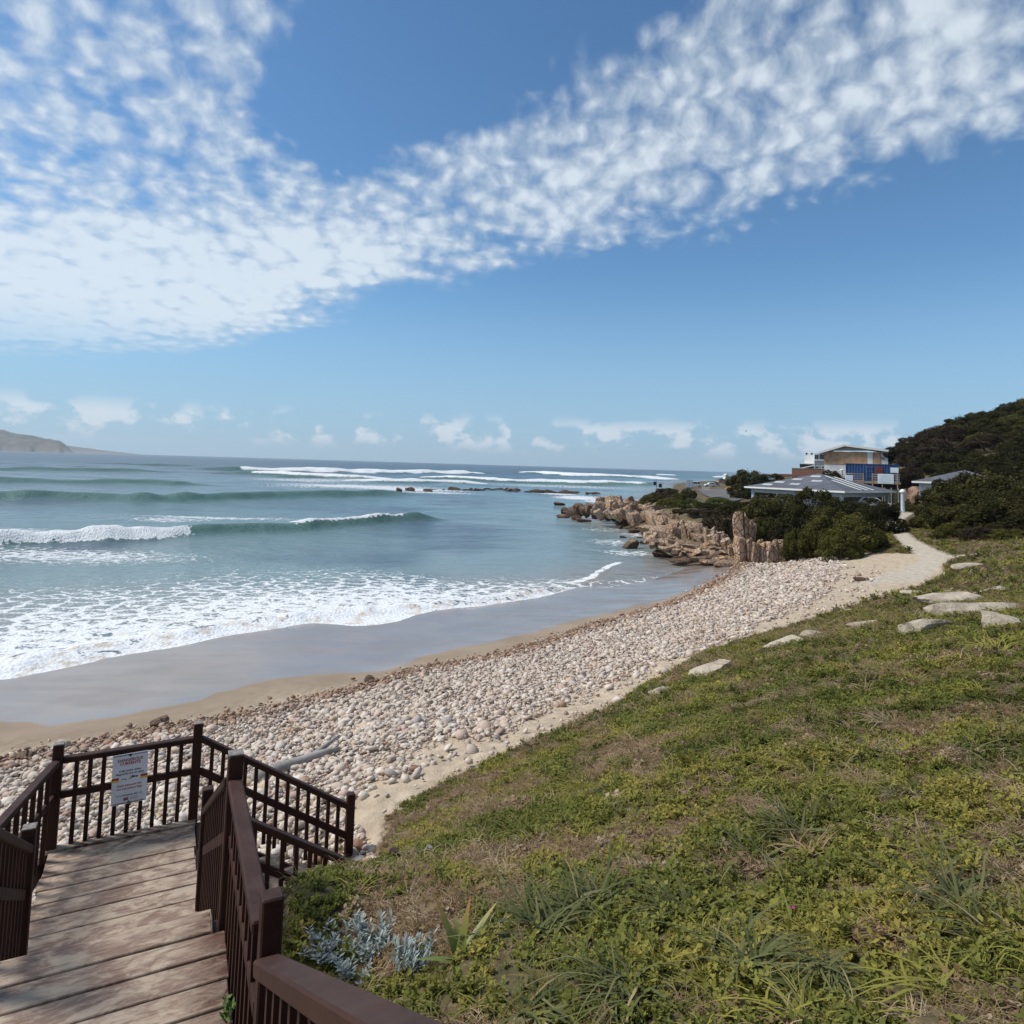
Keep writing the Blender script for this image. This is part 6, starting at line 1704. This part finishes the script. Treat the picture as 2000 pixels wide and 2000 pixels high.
# kiosk cabinet, bins, bollards, bench
p = UD(1346, 955, 236)
kb = Frame('cabinet', 'white two door cabinet standing in front of the van', 'cabinet', p[0], 236, gz(p[0], 236), 0)
kb.box('body', (0, 0, 1.45), (2.3, .9, 3.1), M_GREYW)
for sx in (-.54, .54): kb.box('door', (sx, -.47, 1.7), (.98, .06, 2.3), M_BOARD, bevel=.01)
for px, py, d, lab in ((1279.5, 950, 150, 'dark litter bin on a post at the shore crest'), (1290, 954, 146, 'second dark litter bin right of the first on the crest'), (1350, 966, 168, 'brown bin post on the grass before the car park')):
    p = UD(px, py, d); t = thing('litter_bin', lab, 'bin', (p[0], d, gz(p[0], d)))
    hb = UD(px, py - 11 if d < 160 else py - 6, d)[2] - t.location.z
    MB().box((.28, 0, hb * .5), (.12, .12, hb)).build('post', M_TIM, t); MB().lathe((-.1, 0, max(.3, hb - 1.0)), [(.22, 0), (.28, .05), (.30, .75), (.24, .8)], 12).build('drum', M_TYRE, t)
for k, px in enumerate((1373, 1377, 1380.8, 1384.8)):
    d = 196 - 4 * k; p = UD(px, 964, d)
    t = thing('bollard', ('white bollard nearest the van, first of four', 'second white bollard from the van', 'third white bollard from the van', 'last of four white bollards along the road')[k], 'bollard', (p[0], d, gz(p[0], d)), 0, 'bollards along the road')
    MB().lathe((0, 0, 0), [(.13, -.2), (.13, .85), (.10, .93), (.03, .96)], 10).build('shaft', M_PWHITE, t)
    MB().lathe((0, 0, 0), [(.136, .62), (.136, .76)], 10).build('band', M_CARD, t)
for k, px in enumerate((1451, 1459, 1469)):
    p = UD(px, 972, 128); t = thing('fence_post', ('pale fence post left of the pavilion, leftmost of three', 'middle pale fence post left of the pavilion', 'pale fence post nearest the pavilion')[k], 'post', (p[0], 128, p[2] - .6), 0, 'fence posts by the road')
    MB().box((0, 0, .8), (.18, .18, 1.7)).build('shaft', M_TIM, t, bevel=.02); MB().box((0, 0, 1.68), (.22, .22, .06)).build('cap', M_PWHITE, t)
p = UD(1318, 987, 118)
bn = Frame('bench', 'dark timber bench on the bare patch above the rocks', 'bench', p[0], 118, p[2], R(-6))
for k in range(3): bn.box('seat_slat', (0, -.18 + k * .18, .45), (1.7, .15, .05), M_RAIL)
for k in range(2): bn.box('back_slat', (0, .32, .62 + k * .2), (1.7, .05, .14), M_RAIL)
for sx in (-.7, .7): bn.box('leg', (sx, 0, .1), (.1, .5, .7), M_RAIL); bn.box('back_post', (sx, .36, .45), (.08, .06, .9), M_RAIL)
# orange sand heap by the road, sandy scars on the hill
def mound(name, label, cat, px, py, d, w, h, dp, mat, seed):
    p = UD(px, py, d); rgm = np.random.default_rng(seed); bm = bmesh.new(); bmesh.ops.create_icosphere(bm, subdivisions=3, radius=1)
    for v in bm.verts:
        n = 1 + .12 * math.sin(5 * v.co.x + seed) + .10 * math.sin(7 * v.co.y + 2 * v.co.z) + rgm.normal(0, .03); v.co = Vector((v.co.x * w / 2 * n, v.co.y * dp / 2 * n, v.co.z * h * n))
    me = bpy.data.meshes.new(name); bm.to_mesh(me); bm.free()
    o = link(name, me, None, mat); o.location = (p[0], d, p[2])
    return tag(o, label, cat)
mound('sand_heap', 'orange sand heap beside the road left of the round tree', 'sand heap', 1424, 962, 190, 3.4, 1.5, 3, M_OSAND, 1)
mound('earth_bank', 'low pinkish earth bank behind the second pavilion', 'earth bank', 1797, 975, 106, 4.6, 1.9, 3, simple_mat('pink_earth', (.26, .165, .12), .95, .3, .8, .4, 3.), 4)

# ------------------------------------------------------------------ person by the pillar
def person(label, px, py, d, H, top, legs, skin, hair):
    p = UD(px, py, d); t = thing('person', label, 'person', (p[0], d, p[2]), R(200))
    J = [((0, 0, .93), .13), ((0, 0, 1.15), .125), ((0, .0, 1.38), .15), ((0, -.01, 1.50), .06), ((0, -.02, 1.60), .095), ((0, -.02, 1.70), .085),
         ((.17, 0, 1.40), .065), ((.24, -.02, 1.14), .05), ((.22, -.14, .94), .04), ((.22, -.19, .86), .035), ((-.17, 0, 1.40), .065), ((-.24, .02, 1.14), .05), ((-.24, -.08, .92), .04), ((-.24, -.11, .84), .035),
         ((.09, 0, .86), .10), ((.10, -.08, .48), .07), ((.10, -.02, .09), .05), ((.11, -.16, .04), .04), ((-.09, 0, .86), .10), ((-.11, .08, .48), .07), ((-.11, .16, .10), .05), ((-.12, .04, .04), .04)]
    E = [(0, 1), (1, 2), (2, 3), (3, 4), (4, 5), (2, 6), (6, 7), (7, 8), (8, 9), (2, 10), (10, 11), (11, 12), (12, 13), (0, 14), (14, 15), (15, 16), (16, 17), (0, 18), (18, 19), (19, 20), (20, 21)]
    s = H / 1.75
    me = bpy.data.meshes.new('body'); me.from_pydata([tuple(c_ * s for c_ in j[0]) for j in J], E, []); o = link('body', me, t)
    md = o.modifiers.new('skin', 'SKIN'); 
    for i_, sv in enumerate(me.skin_vertices[0].data): sv.radius = (J[i_][1] * s, J[i_][1] * s); sv.use_root = (i_ == 0)
    o.modifiers.new('sub', 'SUBSURF').levels = 1; o.modifiers['sub'].render_levels = 1
    m, gg, b = new_mat('clothing', .9, .1); zz = gg.sep(gg.obj())[2]
    c_ = gg.mix(gg.ss(zz, .92 * s, .94 * s), legs, top); c_ = gg.mix(gg.ss(zz, 1.46 * s, 1.48 * s), c_, skin); c_ = gg.mix(gg.ss(zz, 1.64 * s, 1.67 * s), c_, hair)
    gg.put(b.inputs['Base Color'], c_); me.materials.append(m)
    return t
person('person in dark navy clothes walking behind the pale blue pillar', 1774, 982, 108, 1.75, (.018, .02, .04), (.02, .02, .025), (.25, .15, .10), (.02, .015, .012))
# white car roof behind the shrub
vehicle('white_car', 'white car mostly hidden behind the shrubs below the pavilion', 'car', 1706, 980, 94, 4.1, 1.75, 1.5, carp, carg, M_CARW, R(160), (-.32, .31))
# gull
p = UD(1456, 842, 120)
gl = thing('gull', 'white gull flying above the horizon right of centre', 'bird', tuple(p), .5)
MB().tube([(-.28, 0, 0), (-.1, 0, .02), (.12, 0, .02), (.3, 0, 0)], [.02, .08, .08, .03], 8).build('body', M_PWHITE, gl, True)
for s in (-1, 1): MB().add([(.1, s * .05, .03), (-.08, s * .05, .03), (-.12, s * .38, .18), (.04, s * .36, .19), (-.2, s * .68, .10), (.1, s * .05, .05), (-.08, s * .05, .05), (-.12, s * .38, .20), (.04, s * .36, .21), (-.2, s * .68, .12)], [(0, 1, 2, 3), (3, 2, 4), (8, 7, 6, 5), (9, 7, 8), (0, 3, 8, 5), (1, 6, 7, 2)]).build('wing', M_PWHITE, gl)

# ------------------------------------------------------------------ haze
hb = MB().box((0, 0, 0), (2, 2, 2)).mesh('haze')
m_haze = bpy.data.materials.new('sea_haze'); m_haze.use_nodes = True
nt = m_haze.node_tree; nt.nodes.clear()
pv = nt.nodes.new('ShaderNodeVolumePrincipled'); pv.inputs['Color'].default_value = (0.80, 0.90, 1.0, 1); pv.inputs['Density'].default_value = 0.00008; pv.inputs['Anisotropy'].default_value = 0.2
ov = nt.nodes.new('ShaderNodeOutputMaterial'); nt.links.new(pv.outputs[0], ov.inputs['Volume'])
hb.materials.append(m_haze)
o = link('haze', hb); o.location = (0, 0, 90); o.scale = (9700, 9700, 130)
tag(o, 'thin sea haze over the whole bay', 'haze', kind='stuff')
